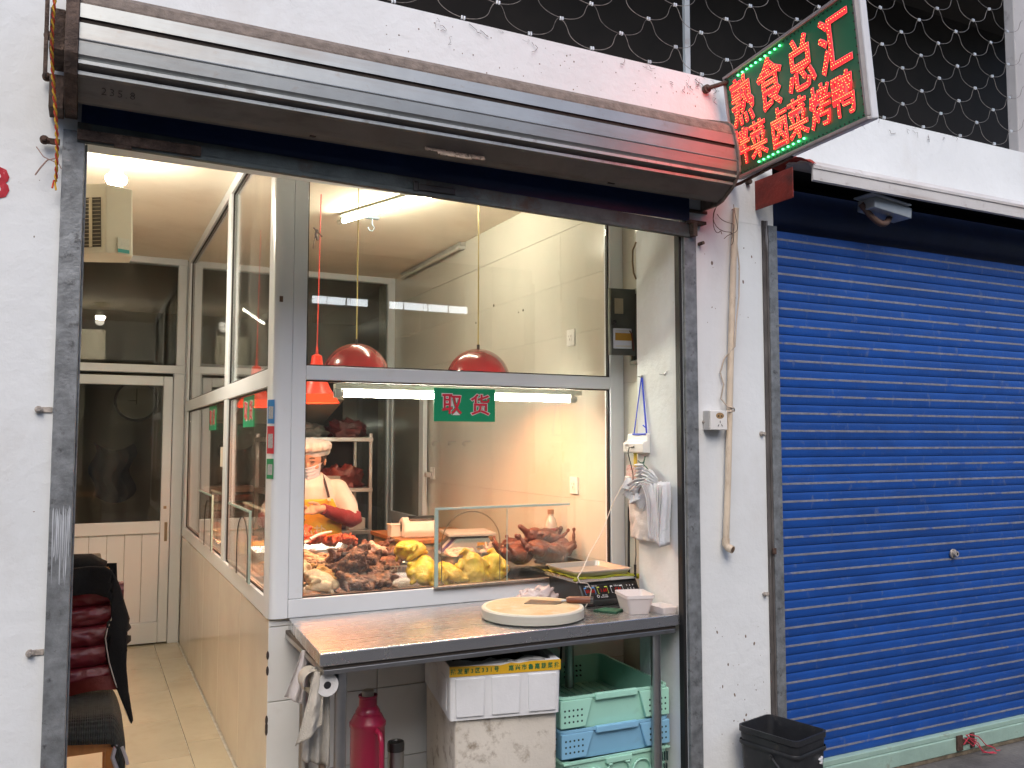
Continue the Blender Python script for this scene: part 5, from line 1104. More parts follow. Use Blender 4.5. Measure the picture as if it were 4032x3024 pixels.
def lump(name, m, seed, n=7, sc_=.05, voxel=.0045, disp=.006):
    rr = random.Random(seed); mb = MB(); mb.ell((0, 0, .035), (sc_, sc_ * .75, sc_ * .6))
    for i in range(n):
        a = rr.uniform(0, 6.3); d = rr.uniform(.3, .95) * sc_
        p0 = (d * math.cos(a), d * .8 * math.sin(a), .03 + rr.uniform(-.008, .022)); a2 = a + rr.uniform(-1, 1); l_ = rr.uniform(.02, .045)
        mb.cap(p0, (p0[0] + l_ * math.cos(a2), p0[1] + l_ * math.sin(a2), p0[2] + rr.uniform(-.015, .025)), rr.uniform(.012, .022), rr.uniform(.006, .014))
    return remesh(mb, voxel, 2, disp, 34, name, m, seed)
b1 = lump('braised_piece', BRn, 3, 9, .052); b2 = lump('braised_piece', BRn, 8, 10, .055); b3 = lump('braised_piece', BRn, 14, 8, .048, disp=.008)
place = ['front left corner of the dark tray', 'front of the dark tray, right of the corner piece', 'front right of the dark tray beside the yellow chickens', 'left side of the dark heap in the middle', 'middle of the dark heap', 'right side of the dark heap', 'crest of the dark heap', 'back left of the dark heap', 'back right of the dark heap, lowest', 'back of the dark heap against the offal tray']
bl = [(1.015, .80, .862), (1.095, .79, .862), (1.175, .81, .865), (1.03, .89, .905), (1.105, .90, .915), (1.185, .92, .893), (1.12, .97, .955), (1.03, 1.0, .93), (1.20, 1.05, .92), (1.13, 1.08, .94)]
for k, (x, y, z) in enumerate(bl):
    o = single('braised_piece', (b1, b2, b3)[k % 3], None, 'dark braised meat piece, ' + place[k], 'meat', 'dark braised pieces')
    o.location = (x, y, z); o.rotation_euler = (R(random.uniform(-25, 25)), R(random.uniform(-25, 25)), random.uniform(0, 6.3)); s = random.uniform(.85, 1.12); o.scale = (s, s, s)
w1 = chicken('pale_chicken', WH, 21, .005, .003); w2 = lump('pale_piece', WH, 30, 6, .045, disp=.003)
for (x, y, z, rx, ry, rz_, s, me, lab) in ((.80, .95, .90, 0, 30, 40, 1.15, w1, 'whole pale cooked chicken at the back left of its tray'), (.90, .80, .862, 0, -10, 160, .95, w1, 'pale cooked chicken with its flat side up at the front of the tray'),
        (.79, .80, .862, 0, 60, 80, .8, w2, 'slim pale chicken piece at the front left corner of the tray'), (.84, 1.06, .90, 0, 0, 10, 1.0, w2, 'pale piece behind the whole pale chicken')):
    o = single('pale_chicken', me, None, lab, 'chicken', 'pale cooked chickens'); o.location = (x, y, z); o.rotation_euler = (R(rx), R(ry), R(rz_)); o.scale = (s, s, s)
g1 = lump('golden_piece', GD, 41, 9, .038, disp=.007)
for (x, y, z, rz_, lab) in ((.925, .93, .895, 0, 'golden brown piece between the pale chickens and the dark heap'), (.965, .88, .885, 2, 'golden piece wedged at the left foot of the dark heap'), (.90, 1.03, .90, 4, 'golden piece behind the other golden ones')):
    o = single('golden_piece', g1, None, lab, 'meat', 'golden fried pieces'); o.location = (x, y, z); o.rotation_euler = (.2, -.2, rz_)
# ducks
def duck(seed):
    mb = MB(); mb.ell((0, 0, .042), (.085, .050, .040), (0, R(-6), 0)); mb.ell((-.05, 0, .05), (.045, .042, .036))
    for s in (-1, 1):
        mb.cap((.02, s * .045, .04), (.075, s * .052, .046), .025, .014); mb.cap((.075, s * .052, .046), (.115, s * .040, .075), .010, .006); mb.ell((.119, s * .040, .080), .010)
        mb.cap((-.04, s * .04, .06), (-.01, s * .066, .062), .014, .010); mb.cap((-.01, s * .066, .062), (-.05, s * .072, .05), .010, .007)
    mb.cap((-.085, 0, .06), (-.12, .02, .085), .016, .010)
    return remesh(mb, .0045, 3, .0045, 28, 'roast_duck', DK, seed)
d1, d2 = duck(3), duck(9)
for (x, y, z, rx, ry, rz_, s, me, lab) in ((1.965, 1.06, .882, 0, -6, 200, 1.0, d1, 'roast duck at the front left of the duck tray'), (2.10, 1.05, .884, 5, -12, 160, 1.1, d2, 'roast duck in the middle of the duck tray with its leg bone raised left'),
        (2.235, 1.09, .884, 0, -35, 20, 1.0, d1, 'roast duck at the right end of the tray with one leg sticking up'), (2.16, 1.16, .945, 0, 5, 10, 1.0, d2, 'darkest roast duck lying on top of the others'), (2.02, 1.2, .90, 0, 0, 100, .95, d2, 'roast duck at the back of the tray behind the first one'), (2.27, 1.22, .90, 0, -10, 70, .9, d1, 'roast duck in the back right corner of the tray')):
    o = single('roast_duck', me, None, lab, 'duck', 'roast ducks'); o.location = (x, y, z); o.rotation_euler = (R(rx), R(ry), R(rz_)); s *= 1.12; o.scale = (s, s, s * 1.1)
# chicken feet
mb = MB(); mb.cap((-.045, 0, 0), (0, 0, 0), .0075, .009)
for a in (-32, 0, 30): mb.cap((0, 0, 0), (.030 * math.cos(R(a)), .030 * math.sin(R(a)), .004), .0065, .0045); mb.cap((.030 * math.cos(R(a)), .030 * math.sin(R(a)), .004), (.046 * math.cos(R(a * 1.1)), .046 * math.sin(R(a * 1.1)), -.004), .0045, .003)
mb.cap((0, 0, 0), (-.012, -.016, -.004), .005, .003)
ft = remesh(mb, .0022, 2, .0008, 80, 'chicken_foot', FE, 3)
random.seed(5)
for k in range(54):
    x = random.uniform(.83, 1.17); y = random.uniform(1.36, 1.58); t = max(0, 1 - abs(x - 1.03) / .20) * max(0, 1 - abs(y - 1.46) / .16)
    z = .888 + .055 * t * random.random() ** .5 + .012 * random.random()
    o = single('chicken_foot', ft, None, 'pale chicken foot in the heap on the second row tray', 'chicken foot', 'heap of chicken feet'); o.location = (x, y, z); o.rotation_euler = (random.uniform(-.7, .7), random.uniform(-.5, .5), random.uniform(0, 6.3)); s = random.uniform(1.1, 1.4); o.scale = (s, s, s)
# red pieces
r1 = lump('red_piece', RE, 51, 10, .045, disp=.009); r2 = lump('red_piece', RE, 57, 9, .042, disp=.010)
for k, (x, y, z, lab) in enumerate(((1.03, 1.84, .925, 'leftmost red spiced piece, partly behind the window frame'), (1.13, 1.84, .935, 'red spiced piece right of the leftmost one'), (1.22, 1.86, .920, 'red spiced piece in the middle of the rear tray'), (1.30, 1.88, .925, 'rightmost red spiced piece in front of the yellow apron'), (1.08, 1.93, .955, 'red spiced piece on top of the rear heap'), (.93, 1.88, .92, 'red spiced piece at the left end of the rear tray'))):
    o = single('red_piece', (r1, r2)[k % 2], None, lab, 'meat', 'red spiced pieces'); o.location = (x, y, z); o.rotation_euler = (random.uniform(-.3, .3), random.uniform(-.3, .3), random.uniform(0, 6.3))
o1_ = lump('offal_piece', IN, 61, 10, .05, disp=.009); o2_ = lump('offal_piece', BRn, 66, 9, .05)
for k, (x, y, z, me, lab) in enumerate(((1.27, 1.42, .892, o1_, 'pale offal piece behind the left of the dark heap'), (1.36, 1.44, .905, o1_, 'pale offal piece in the middle of the offal tray'), (1.45, 1.42, .895, o2_, 'brown offal piece right of the pale ones'), (1.52, 1.46, .89, o1_, 'small pale offal piece at the right end of the offal tray'), (1.31, 1.55, .90, o2_, 'brown offal piece at the back of the offal tray'), (1.43, 1.57, .91, o2_, 'brown offal piece nearest the cabinet'))):
    o = single('offal_piece', me, None, lab, 'offal', 'braised offal pieces'); o.location = (x, y, z); o.rotation_euler = (random.uniform(-.3, .3), random.uniform(-.3, .3), random.uniform(0, 6.3))
# wire basket between the dark heap and the yellow chickens
WBk = Thing('wire_basket', 'shallow wire basket of dark meat between the dark heap and the yellow chickens', 'basket', (1.30, 1.22, .843))
wbm = MB()
for i in range(14): wbm.cyl((1.215 + i * .0175, 1.175, .85), (1.215 + i * .0175, 1.165, .897), .0016, n=5)
wbm.tube([(1.21, 1.165, .898), (1.45, 1.165, .898), (1.45, 1.29, .898), (1.21, 1.29, .898), (1.21, 1.165, .898)], .0028, 5).tube([(1.21, 1.175, .85), (1.45, 1.175, .85)], .002, 5)
WBk.part('wires', wbm, mat('basket_wire', (.6, .55, .45), .3, .8), smooth=60)
o = single('dark_meat', lump('dark_meat', BRn, 90, 12, .075), None, 'long dark meat piece lying in the wire basket', 'meat'); o.location = (1.34, 1.235, .862); o.rotation_euler = (0, 0, .4)
# pale intestines in a steel bowl
BW = Thing('steel_bowl', 'steel bowl heaped with pale intestines behind the yellow chickens', 'bowl', (1.80, 1.40, .843))
BW.part('bowl', MB().lathe([(.0, .843), (.06, .843), (.095, .87), (.112, .902), (.116, .903), (.110, .905), (.09, .872), (.0, .85)], 40, Matrix.Translation((1.80, 1.40, 0))), TR, smooth=50)
rr = random.Random(3); mb = MB(); p = Vector((1.74, 1.38, .91)); pts = [p.copy()]; dr_ = 0
for i in range(150):
    dr_ += rr.uniform(-1.1, 1.1); p = p + Vector((math.cos(dr_) * .014, math.sin(dr_) * .012, rr.uniform(-.006, .006)))
    q = p - Vector((1.80, 1.40, .90)); 
    if Vector((q.x, q.y)).length > .078: p = Vector((1.80 + q.x * .8, 1.40 + q.y * .8, p.z)); dr_ += 2
    hmax = .965 - 3.0 * ((p.x - 1.80) ** 2 + (p.y - 1.40) ** 2) ** .5 * .18; p.z = min(max(p.z, .892), hmax); pts.append(p.copy())
mb.tube(pts, .0125, 7)
single('intestines', remesh(mb, .0042, 2, .003, 40, 'intestines', IN, 4), None, 'heap of pale cooked intestines in the steel bowl', 'offal')
mb = MB(); mb.ell((0, 0, 0), (.035, .02, .018))
for a in range(6): mb.cap((.01, 0, 0), (.05 * math.cos(a * .5 - .6), .02 * math.sin(a * 2), .015 + .035 * math.sin(a * .5)), .009, .006)
o = single('pale_claw', remesh(mb, .004, 2, .002, 40, 'pale_claw', IN, 4), None, 'pale pink frilly piece sticking up right of the intestines', 'offal'); o.location = (1.955, 1.42, .905)
single('round_steel_dish', MB().lathe([(.0, .846), (.10, .846), (.13, .875), (.15, .880), (.128, .878), (.10, .85), (.0, .849)], 48, Matrix.Translation((2.10, 1.50, .035))), TR, 'round shallow steel dish behind the roast ducks', 'dish', smooth=50)
SP = Thing('serving_spoon', 'white handled serving spoon resting on the red spiced pieces', 'spoon', (1.16, 1.82, .98))
SP.part('handle', MB().tube([(1.08, 1.74, .985), (1.12, 1.76, 1.0), (1.17, 1.78, 1.01), (1.21, 1.80, 1.012)], [.009, .008, .007, .006], 8), PLW, smooth=60)
SP.part('bowl', MB().ell((1.05, 1.72, .975), (.03, .02, .008), (0, -.3, .4)), STEELR, smooth=60)
for (x, y, z, rz_, lab) in ((1.18, 1.70, .905, .4, 'steel tongs lying between the feet tray and the red pieces'), (.98, 1.66, .90, -.1, 'pale ladle handle lying in front of the red tray')):
    t_ = Thing('tongs' if 'tongs' in lab else 'ladle', lab, 'utensil', (x, y, z), rz_, local=True)
    t_.part('handle', MB().box(-.13, -.014, 0, .13, .014, .006), STEEL if 'tongs' in lab else PLW, bevel=.002)
    t_.part('scoop', MB().ell((.15, 0, .008), (.045, .032, .012)), STEEL, smooth=60)
BO = Thing('seasoning_bottle', 'clear plastic bottle with a red label and brown cap beside the roast ducks', 'bottle', (2.27, 1.26, .891), local=True)
BO.part('body', MB().lathe([(0, 0), (.036, 0), (.038, .01), (.038, .13), (.036, .155), (.026, .190), (.0155, .205), (.015, .218)], 32), mat('clear_bottle', (.66, .55, .46), .12, alpha=.75, spec=.8), smooth=40)
BO.part('label', MB().box(-.024, -.0390, .035, .010, -.0382, .145), mat('red_bottle_label', (.40, .04, .04), .4)); BO.part('label_window', MB().box(-.012, -.0396, .05, .002, -.0391, .125), mat('cream_label', (.66, .58, .45), .5))
BO.part('cap', MB().lathe([(0, .2185), (.0175, .2185), (.0175, .242), (0, .243)], 24), mat('brown_cap', (.34, .13, .05), .5), smooth=40)
# grey scale
GS = Thing('grey_scale', 'pale grey kitchen scale with a tilted keypad, behind the intestines', 'scale', (2.02, 1.86, .842), R(-10), local=True)
GS.part('body', MB().prism([(-.15, 0), (.15, 0), (.13, .085), (.12, .10), (-.07, .10), (-.16, .012)], 'y', -.11, .13), mat('grey_scale_plastic', (.50, .46, .44), .45, var=.04), bevel=.006)
fk = frame_mat((-.155, .125, .022), (0, -1, 0), (.09, 0, .088))
fk = frame_mat((-.158, .12, .0155), (0, -1, 0), (.088, 0, .0885))
GS.part('keypad', MB().box(.10, .01, .001, .215, .115, .003, fk), mat('purple_keypad', (.10, .06, .22), .4)); GS.part('keys', MB().box(.112, .03, .0032, .165, .108, .0045, fk), mat('pale_keys', (.55, .52, .5), .5, var=.1, vs=60))
GS.part('display', MB().box(.01, .01, .001, .095, .115, .003, fk), PLB)
GS.part('platform', MB().box(-.12, -.13, .112, .16, .15, .130), mat('grey_scale_plastic'), bevel=.004)
GS.part('gap', MB().box(-.08, -.10, .1005, .12, .12, .1115), PLB)
GS.part('yellow_label', MB().box(.05, -.1125, .035, .11, -.1105, .075), mat('amber_label', (.60, .28, .03), .5))
PT = Thing('label_printer', 'white and black receipt printer on the wooden cabinet top', 'printer', (1.90, 2.36, .901), R(-8), local=True)
PT.part('body', MB().prism([(-.10, 0), (.08, 0), (.09, .07), (.04, .105), (-.04, .125), (-.10, .095), (-.115, .04)], 'x', -.10, .115), PLW, bevel=.008)
PT.part('side_vent', MB().ell((-.1015, -.02, .065), (.004, .026, .034)), PLB, smooth=60)
PT.part('paper_cover', MB().prism([(-.09, .105), (.05, .104), (.04, .112), (-.04, .132), (-.085, .118)], 'x', -.06, .105), PLB, bevel=.003)
TBx = Thing('white_food_box', 'small white food box left of the receipt printer', 'box', (1.775, 2.40, .901), local=True)
TBx.part('box', MB().prism([(-.035, 0), (.035, 0), (.042, .07), (-.042, .07)], 'x', -.04, .04), PLW, bevel=.004); TBx.part('lid', MB().box(-.046, -.046, .0705, .046, .046, .080), PLW, bevel=.003)

SCn = Thing('side_counter', 'narrow steel counter along the side screen, carrying the farther food trays', 'counter', (.86, 3.0, 0))
SCn.part('top', MB().box(.722, 2.125, .820, 1.03, 3.88, .842), STEELR, bevel=.003)
SCn.part('cabinet', MB().box(.75, 2.14, 0, .99, 3.85, .8195), mat('cabinet_steel'))
nd = mat('yellow_noodle', (.62, .42, .10), .5, var=.3, vs=60, bump=.8, bs=160); pk = mat('pink_slices', (.58, .27, .17), .45, var=.3, vs=30, bump=.8, bs=120)
for k, (y0, m_, lab, nm) in enumerate(((2.15, nd, 'yellow shredded food', 'shredded_food'), (2.58, pk, 'pink sliced meat', 'sliced_meat'), (3.01, WH, 'pale dumpling like pieces', 'pale_food'), (3.44, pk, 'reddish sliced meat at the far end', 'sliced_meat'))):
    single('side_tray', tray(None, .735, y0, 1.01, y0 + .41, .846, .872, TR), TR, 'steel tray of ' + lab + ' on the side counter', 'tray', 'steel trays on the side counter', smooth=35)
    mb = MB(); rr = random.Random(70 + k)
    for i in range(34): mb.cap((rr.uniform(.77, .97), y0 + rr.uniform(.05, .36), .865 + rr.uniform(0, .045)), (rr.uniform(.77, .97), y0 + rr.uniform(.05, .36), .865 + rr.uniform(0, .04)), rr.uniform(.008, .018), rr.uniform(.006, .014), 8)
    single(nm, remesh(mb, .007, 1, .004, 40, nm, m_, k), None, 'heap of ' + lab + ' in its tray on the side counter', 'food')
st_ = Thing('stacked_trays', 'stack of reddish packed trays at the back end of the side counter', 'trays', (.95, 3.95, .85))
for k in range(5): st_.part('tray', MB().box(.80, 3.92, .86 + .065 * k, 1.16, 4.08, .905 + .065 * k), mat('dull_red_tray', (.16, .06, .045), .5, var=.3, vs=20) if k % 2 else mat('dull_tray', (.30, .24, .2), .5), bevel=.004)
# ================================================================== rack with red bags behind the worker
RK = Thing('storage_rack', 'steel storage rack in the dark at the back of the kitchen behind the worker', 'rack', (1.55, 3.4, 0))
for x in (1.12, 1.845):
    for y in (3.18, 3.58): RK.part('post', MB().box(x - .012, y - .012, 0, x + .012, y + .012, 1.56), STEELR, bevel=.002)
for z in (.55, .84, 1.14, 1.50): RK.part('shelf', MB().box(1.10, 3.16, z, 1.86, 3.60, z + .03), STEELR, bevel=.003)
RK.part('back_panel', MB().box(1.10, 3.605, .3, 1.86, 3.61, 1.50), mat('rack_dark', (.03, .025, .022), .8))
mar = mat('maroon_bag', (.06, .006, .008), .35, var=.4, vs=14, bump=.6, bs=40); pnk = mat('reddish_bag', (.12, .018, .014), .4, var=.4, vs=16, bump=.6, bs=40)
for k, (x, y, z, rx, ry, rz_, m_, lab) in enumerate(((1.72, 3.36, 1.53, .13, .12, .085, mar, 'dark red bag lying on top of the storage rack'), (1.40, 3.36, 1.53, .14, .12, .07, mat('grey_bag', (.10, .10, .09), .5, bump=.5, bs=40), 'dull grey bag on top of the rack above the cap'), (1.68, 3.34, 1.17, .14, .12, .10, pnk, 'reddish bundle on the middle shelf right of the worker'), (1.45, 3.40, 1.17, .10, .10, .12, mar, 'dark red bundle on the middle shelf behind the shoulder'), (1.66, 3.36, .87, .13, .12, .10, mar, 'dark red bundle on the lower shelf'))):
    single('bagged_goods', crumple(x, y, z, rx, ry, rz_ * 1.5, 60 + k, 30, 16, .5), m_, lab, 'bag', 'bagged goods on the rack', smooth=60)
for (x, z, w_, lab) in ((1.56, 1.171, .13, 'pale box on the middle shelf of the rack'), (1.75, .871, .12, 'pale box on the lower shelf of the rack')):
    single('storage_box', MB().box(x - w_ / 2, 3.17, z, x + w_ / 2, 3.30, z + .085), mat('dull_box', (.28, .26, .24), .5, var=.15, vs=12), lab, 'box', bevel=.004)
single('range_hood', MB().prism([(3.0, 1.82), (3.6, 1.66), (3.6, 1.63), (3.0, 1.79)], 'x', .80, 1.60), mat('dull_hood', (.28, .25, .20), .6, var=.1), 'slanting dull metal panel above the storage rack', 'panel', bevel=.003)

# ================================================================== the worker
PX, PY = 1.258, 2.50
P = Thing('person', 'worker in white tunic, cap and face mask with yellow apron, hands together behind the food', 'person', (PX, PY, 0), R(-14), local=True)
SK = mat('skin', (.44, .27, .20), .5, var=.08, vs=30, sss=.15)
Hd = Matrix.Translation((.01, -.035, 1.385)) @ Matrix.Rotation(R(-20), 4, 'Z') @ Matrix.Rotation(R(14), 4, 'X')
def H3(p): return Hd @ Vector(p)
bm2 = MB()
def hel(c, r, rot=None):   # ellipsoid in head space
    a = MB().ell(c, r, rot, 20, 14); bm2.add([Hd @ Vector(v) for v in a.v], a.f)
hel((0, 0, .025), (.072, .090, .088)); hel((0, -.022, -.035), (.056, .066, .062)); hel((0, -.085, -.012), (.011, .018, .020)); hel((0, -.076, -.055), (.022, .014, .010)); hel((0, -.062, -.085), (.025, .022, .016))
for s in (-1, 1): hel((s * .073, .008, -.008), (.009, .018, .028), (0, 0, s * .3)); hel((s * .038, -.060, -.022), (.022, .022, .020))
bm2.cap((0, .01, 1.20), (.006, -.01, 1.34), .052, .048); bm2.cap((0, .01, .82), (0, .0, 1.18), .125, .13); bm2.ell((0, .01, .92), (.17, .12, .16))
for s in (-1, 1):
    bm2.cap((0, .01, 1.19), (s * .145, .01, 1.19), .06, .058); bm2.cap((s * .075, 0, .84), (s * .08, .0, .48), .078, .052); bm2.cap((s * .08, 0, .48), (s * .085, .02, .09), .050, .034); bm2.cap((s * .085, .03, .04), (s * .09, -.12, .03), .036, .03)
elb = {1: (.262, -.06, 1.02), -1: (-.262, -.06, 1.02)}; wri = {1: (.075, -.27, 1.105), -1: (-.055, -.285, 1.09)}
for s in (-1, 1): bm2.cap((s * .165, .01, 1.185), elb[s], .046, .038); bm2.cap(elb[s], wri[s], .036, .024)
def hand(mb, w, pal, fingers, thumb, r=.0075):
    w = Vector(w); pal = Vector(pal); mb.cap(w, w.lerp(pal, .5), .022, .026); side = (pal - w).normalized().cross(Vector((0, -1, .35))).normalized()
    for k in (-1.3, -.45, .45, 1.3): mb.cap(w.lerp(pal, .35) + side * k * .010, pal + side * k * .0145, .013, .0105)
    for k, f in zip((-1.3, -.45, .45, 1.3), fingers):
        p = pal + side * k * .0150
        for j, q in enumerate(f):
            n_ = p + Vector(q); mb.cap(p, n_, r * (1 - .08 * j), r * (.93 - .08 * j), 8); p = n_
    p = w.lerp(pal, .35) + Vector(thumb[0])
    mb.cap(w.lerp(pal, .15), p, .012, .010)
    for q in thumb[1:]: n_ = p + Vector(q); mb.cap(p, n_, .0092, .0080, 8); p = n_
hand(bm2, wri[1], (.008, -.315, 1.100), [[(-.030, -.012, .004), (-.022, -.002, -.010), (-.016, .006, -.012)], [(-.033, -.013, -.002), (-.024, -.001, -.013), (-.016, .008, -.012)], [(-.031, -.012, -.008), (-.022, .0, -.015), (-.014, .008, -.012)], [(-.025, -.009, -.014), (-.017, .002, -.014), (-.010, .008, -.010)]], [(-.008, -.012, .032), (-.026, -.010, .010), (-.022, -.006, -.002)])
hand(bm2, wri[-1], (-.098, -.325, 1.075), [[(.028, -.014, .006), (.022, -.002, -.006), (.014, .006, -.010)], [(.031, -.014, -.002), (.023, -.001, -.010), (.015, .008, -.010)], [(.029, -.012, -.008), (.021, .0, -.013), (.013, .008, -.010)], [(.023, -.009, -.014), (.016, .002, -.012), (.010, .008, -.010)]], [(.010, -.014, .030), (.024, -.010, .008), (.018, -.006, .0)])
bodym = remesh(bm2, .0052, 2, .0, 20, 'body', SK, 1)
P.part('body', bodym, SK)
# hair, cap, mask, eyes
def hpart(nm, mb, m, smooth=60, label=None):
    mb.v = [tuple(Hd @ Vector(v)) for v in mb.v]; return P.part(nm, mb, m, smooth=smooth, label=label)
HR = mat('dark_hair', (.018, .012, .010), .45, var=.4, vs=60, stretch=(1, 1, .2), bump=.6, bs=200)
hm = MB().ell((0, .022, .010), (.0765, .082, .080)); hm.ell((.066, .0, .012), (.014, .034, .030)); hm.ell((-.066, .0, .012), (.014, .034, .030)); hm.ell((0, .055, -.035), (.055, .045, .045)); hm.cap((.068, -.022, .03), (.071, -.004, -.015), .010, .006); hm.cap((-.068, -.022, .03), (-.071, -.004, -.015), .010, .006)
hmm = remesh(hm, .005, 2, .002, 60, 'hair', HR, 4)
for v in hmm.vertices: v.co = Hd @ v.co
P.part('hair', hmm, HR)
WC = mat('white_cotton', (.54, .55, .56), .9, var=.04, vs=20, bump=.4, bs=150, sss=.05)
def capf(u, v):
    a = 2 * math.pi * u; pl = 1 + .055 * math.sin(15 * a) * math.sin(math.pi * v) ** .7 + .05 * noise.noise(Vector((math.cos(a) * 2, math.sin(a) * 2, v * 3)))
    prof = [(.0815, .030), (.0825, .055), (.088, .058), (.106, .072), (.110, .092), (.092, .116), (.055, .128), (.0, .130)]
    t = v * (len(prof) - 1); i = min(int(t), len(prof) - 2); f_ = t - i; r_ = prof[i][0] * (1 - f_) + prof[i + 1][0] * f_; z_ = prof[i][1] * (1 - f_) + prof[i + 1][1] * f_
    if v > .28: r_ *= pl * 1.07
    return (r_ * math.cos(a) * .98, r_ * math.sin(a) * 1.08 + .004 + .02 * v, z_ + (.012 * math.sin(a) * -1) + (-.030 * max(0, math.sin(a)) * (v > .28) * (1 - v)))
hpart('cap', MB().grid(capf, 90, 26), WC)
hpart('cap_tail', MB().ell((.045, .092, .035), (.038, .032, .030)).ell((.0, .10, .030), (.04, .03, .03)), WC)
MK = mat('mask_fabric', (.50, .60, .76), .85, var=.03, vs=20)
def mkf(u, v):
    a = (u - .5) * 2.35; z_ = -.010 - .092 * v; fold = .0022 * math.sin(v * 26)
    rx_ = .068 - .012 * v; ry_ = .094 - .010 * v + .014 * math.exp(-((u - .5) / .12) ** 2) * (1 - v * .6)
    return (rx_ * math.sin(a) * (1.04 - .10 * v), -(ry_ + fold) * math.cos(a) * 1.03 - .004 + .004 * v, z_ - .006 * math.cos(a * 2))
mk = hpart('face_mask', MB().grid(mkf, 30, 30), MK); solid(mk, .0015)
hpart('mask_strap', MB().tube([(.062, -.045, -.02), (.074, -.01, .006), (.080, .016, .004), (.079, .020, -.015)], .0015, 5).tube([(-.062, -.045, -.02), (-.074, -.01, .006), (-.080, .016, .004)], .0015, 5), WC)
for s in (-1, 1):
    hpart('eye', MB().tube([(s * .017, -.0855, .016), (s * .026, -.0865, .0125), (s * .035, -.0835, .0125), (s * .043, -.078, .017)], .0022, 5), HR)
    hpart('eyelid', MB().ell((s * .031, -.0775, .020), (.015, .009, .008)), SK)
    hpart('eyebrow', MB().tube([(s * .014, -.0885, .034), (s * .028, -.0880, .039), (s * .045, -.079, .034)], .0024, 5), HR)
# clothes
tm2 = MB(); tm2.cap((0, .01, .80), (0, .0, 1.17), .150, .150); tm2.ell((0, .005, 1.02), (.185, .150, .20)); tm2.ell((0, .01, .82), (.20, .155, .17)); tm2.ell((0, -.01, 1.10), (.16, .14, .11))
for s in (-1, 1): tm2.cap((s * .03, .01, 1.215), (s * .155, .01, 1.195), .055, .068); tm2.cap((s * .16, .01, 1.19), (s * .225, -.02, 1.085), .070, .072); tm2.cap((s * .225, -.02, 1.085), (s * .238, -.055, 1.04), .072, .062)
tun = remesh(tm2, .008, 4, .0, 9, 'tunic', WC, 2)
for v in tun.vertices:
    n_ = v.normal; f_ = noise.noise(Vector((v.co.x * 7, v.co.y * 7, v.co.z * 3.5))) * .014 + noise.noise(Vector((v.co.x * 19 + v.co.z * 6, v.co.y * 17, v.co.z * 11))) * .007
    v.co += n_ * f_
P.part('tunic', tun, WC)
P.part('collar', MB().tube([(.055, .03, 1.272), (.058, -.02, 1.265), (.035, -.065, 1.235), (.004, -.105, 1.19)], [.012, .013, .014, .010], 8).tube([(-.055, .03, 1.272), (-.058, -.02, 1.265), (-.035, -.065, 1.235), (.0, -.108, 1.19)], [.012, .013, .014, .010], 8), WC, smooth=60)
P.part('shirt_collar', MB().tube([(.048, .0, 1.285), (.045, -.045, 1.27), (.015, -.078, 1.24)], .010, 8), mat('maroon_knit', (.16, .02, .02), .9), smooth=60)
MS = mat('maroon_sleeve', (.17, .018, .028), .75, var=.2, vs=20, bump=.7, bs=60)
for s in (-1, 1):
    e_ = Vector(elb[s]); w_ = Vector(wri[s]); pts = [e_.lerp(w_, t) + Vector((0, 0, -.006 * math.sin(t * 3))) for t in [i / 16 for i in range(17)]]
    st_ = e_ + Vector((-s * .005, .015, .035))
    P.part('sleeve_cover', MB().tube([st_] + pts, [.050] + [(.052 - .020 * (i / 16)) * (1 + .06 * math.sin(i * 2.1)) for i in range(17)], 20), MS, smooth=70)
AP = mat('yellow_apron', (.62, .36, .02), .6, var=.06, vs=10, bump=.3, bs=90)
def apf(u, v):
    a = (u - .5) * (1.5 + 1.15 * min(1, v * 2.2)); z_ = 1.155 - .50 * v; rx_ = .196 + .012 * math.sin(v * 7); ry_ = .172 + .012 * v
    return (rx_ * math.sin(a), -ry_ * math.cos(a) - .004 * math.sin(a * 9 + v * 4) - .0 , z_)
solid(P.part('apron', MB().grid(apf, 40, 30), AP, smooth=70), .003)
ST = mat('dark_strap', (.035, .022, .03), .6)
for s in (-1, 1): P.part('apron_strap', MB().tube([(s * .112, -.150, 1.150), (s * .104, -.155, 1.19), (s * .088, -.118, 1.245), (s * .070, -.03, 1.290), (s * .058, .04, 1.29)], .013, 8, .35), ST, smooth=60)
P.part('button', MB().cyl((.112, -.158, 1.152), (.112, -.170, 1.153), .011, n=14).cyl((.112, -.170, 1.153), (.112, -.172, 1.153), .004, n=8), mat('cream_button', (.66, .58, .44), .4))
put_glyphs(P, 'apron_print', '小盐', .075, frame_mat((.02, -.192, .965), (1, 0, 0), (0, 0, 1)), mat('pale_yellow_print', (.72, .62, .38), .6), offset=.001, extrude=.003)
P.part('trousers', MB().cap((.08, .0, .80), (.085, .01, .12), .088, .062).cap((-.08, .0, .80), (-.085, .01, .12), .088, .062), mat('dark_trousers', (.03, .03, .035), .9))
P.part('shoes', MB().ell((.09, -.05, .04), (.045, .12, .038)).ell((-.09, -.05, .04), (.045, .12, .038)), PLB, smooth=60)

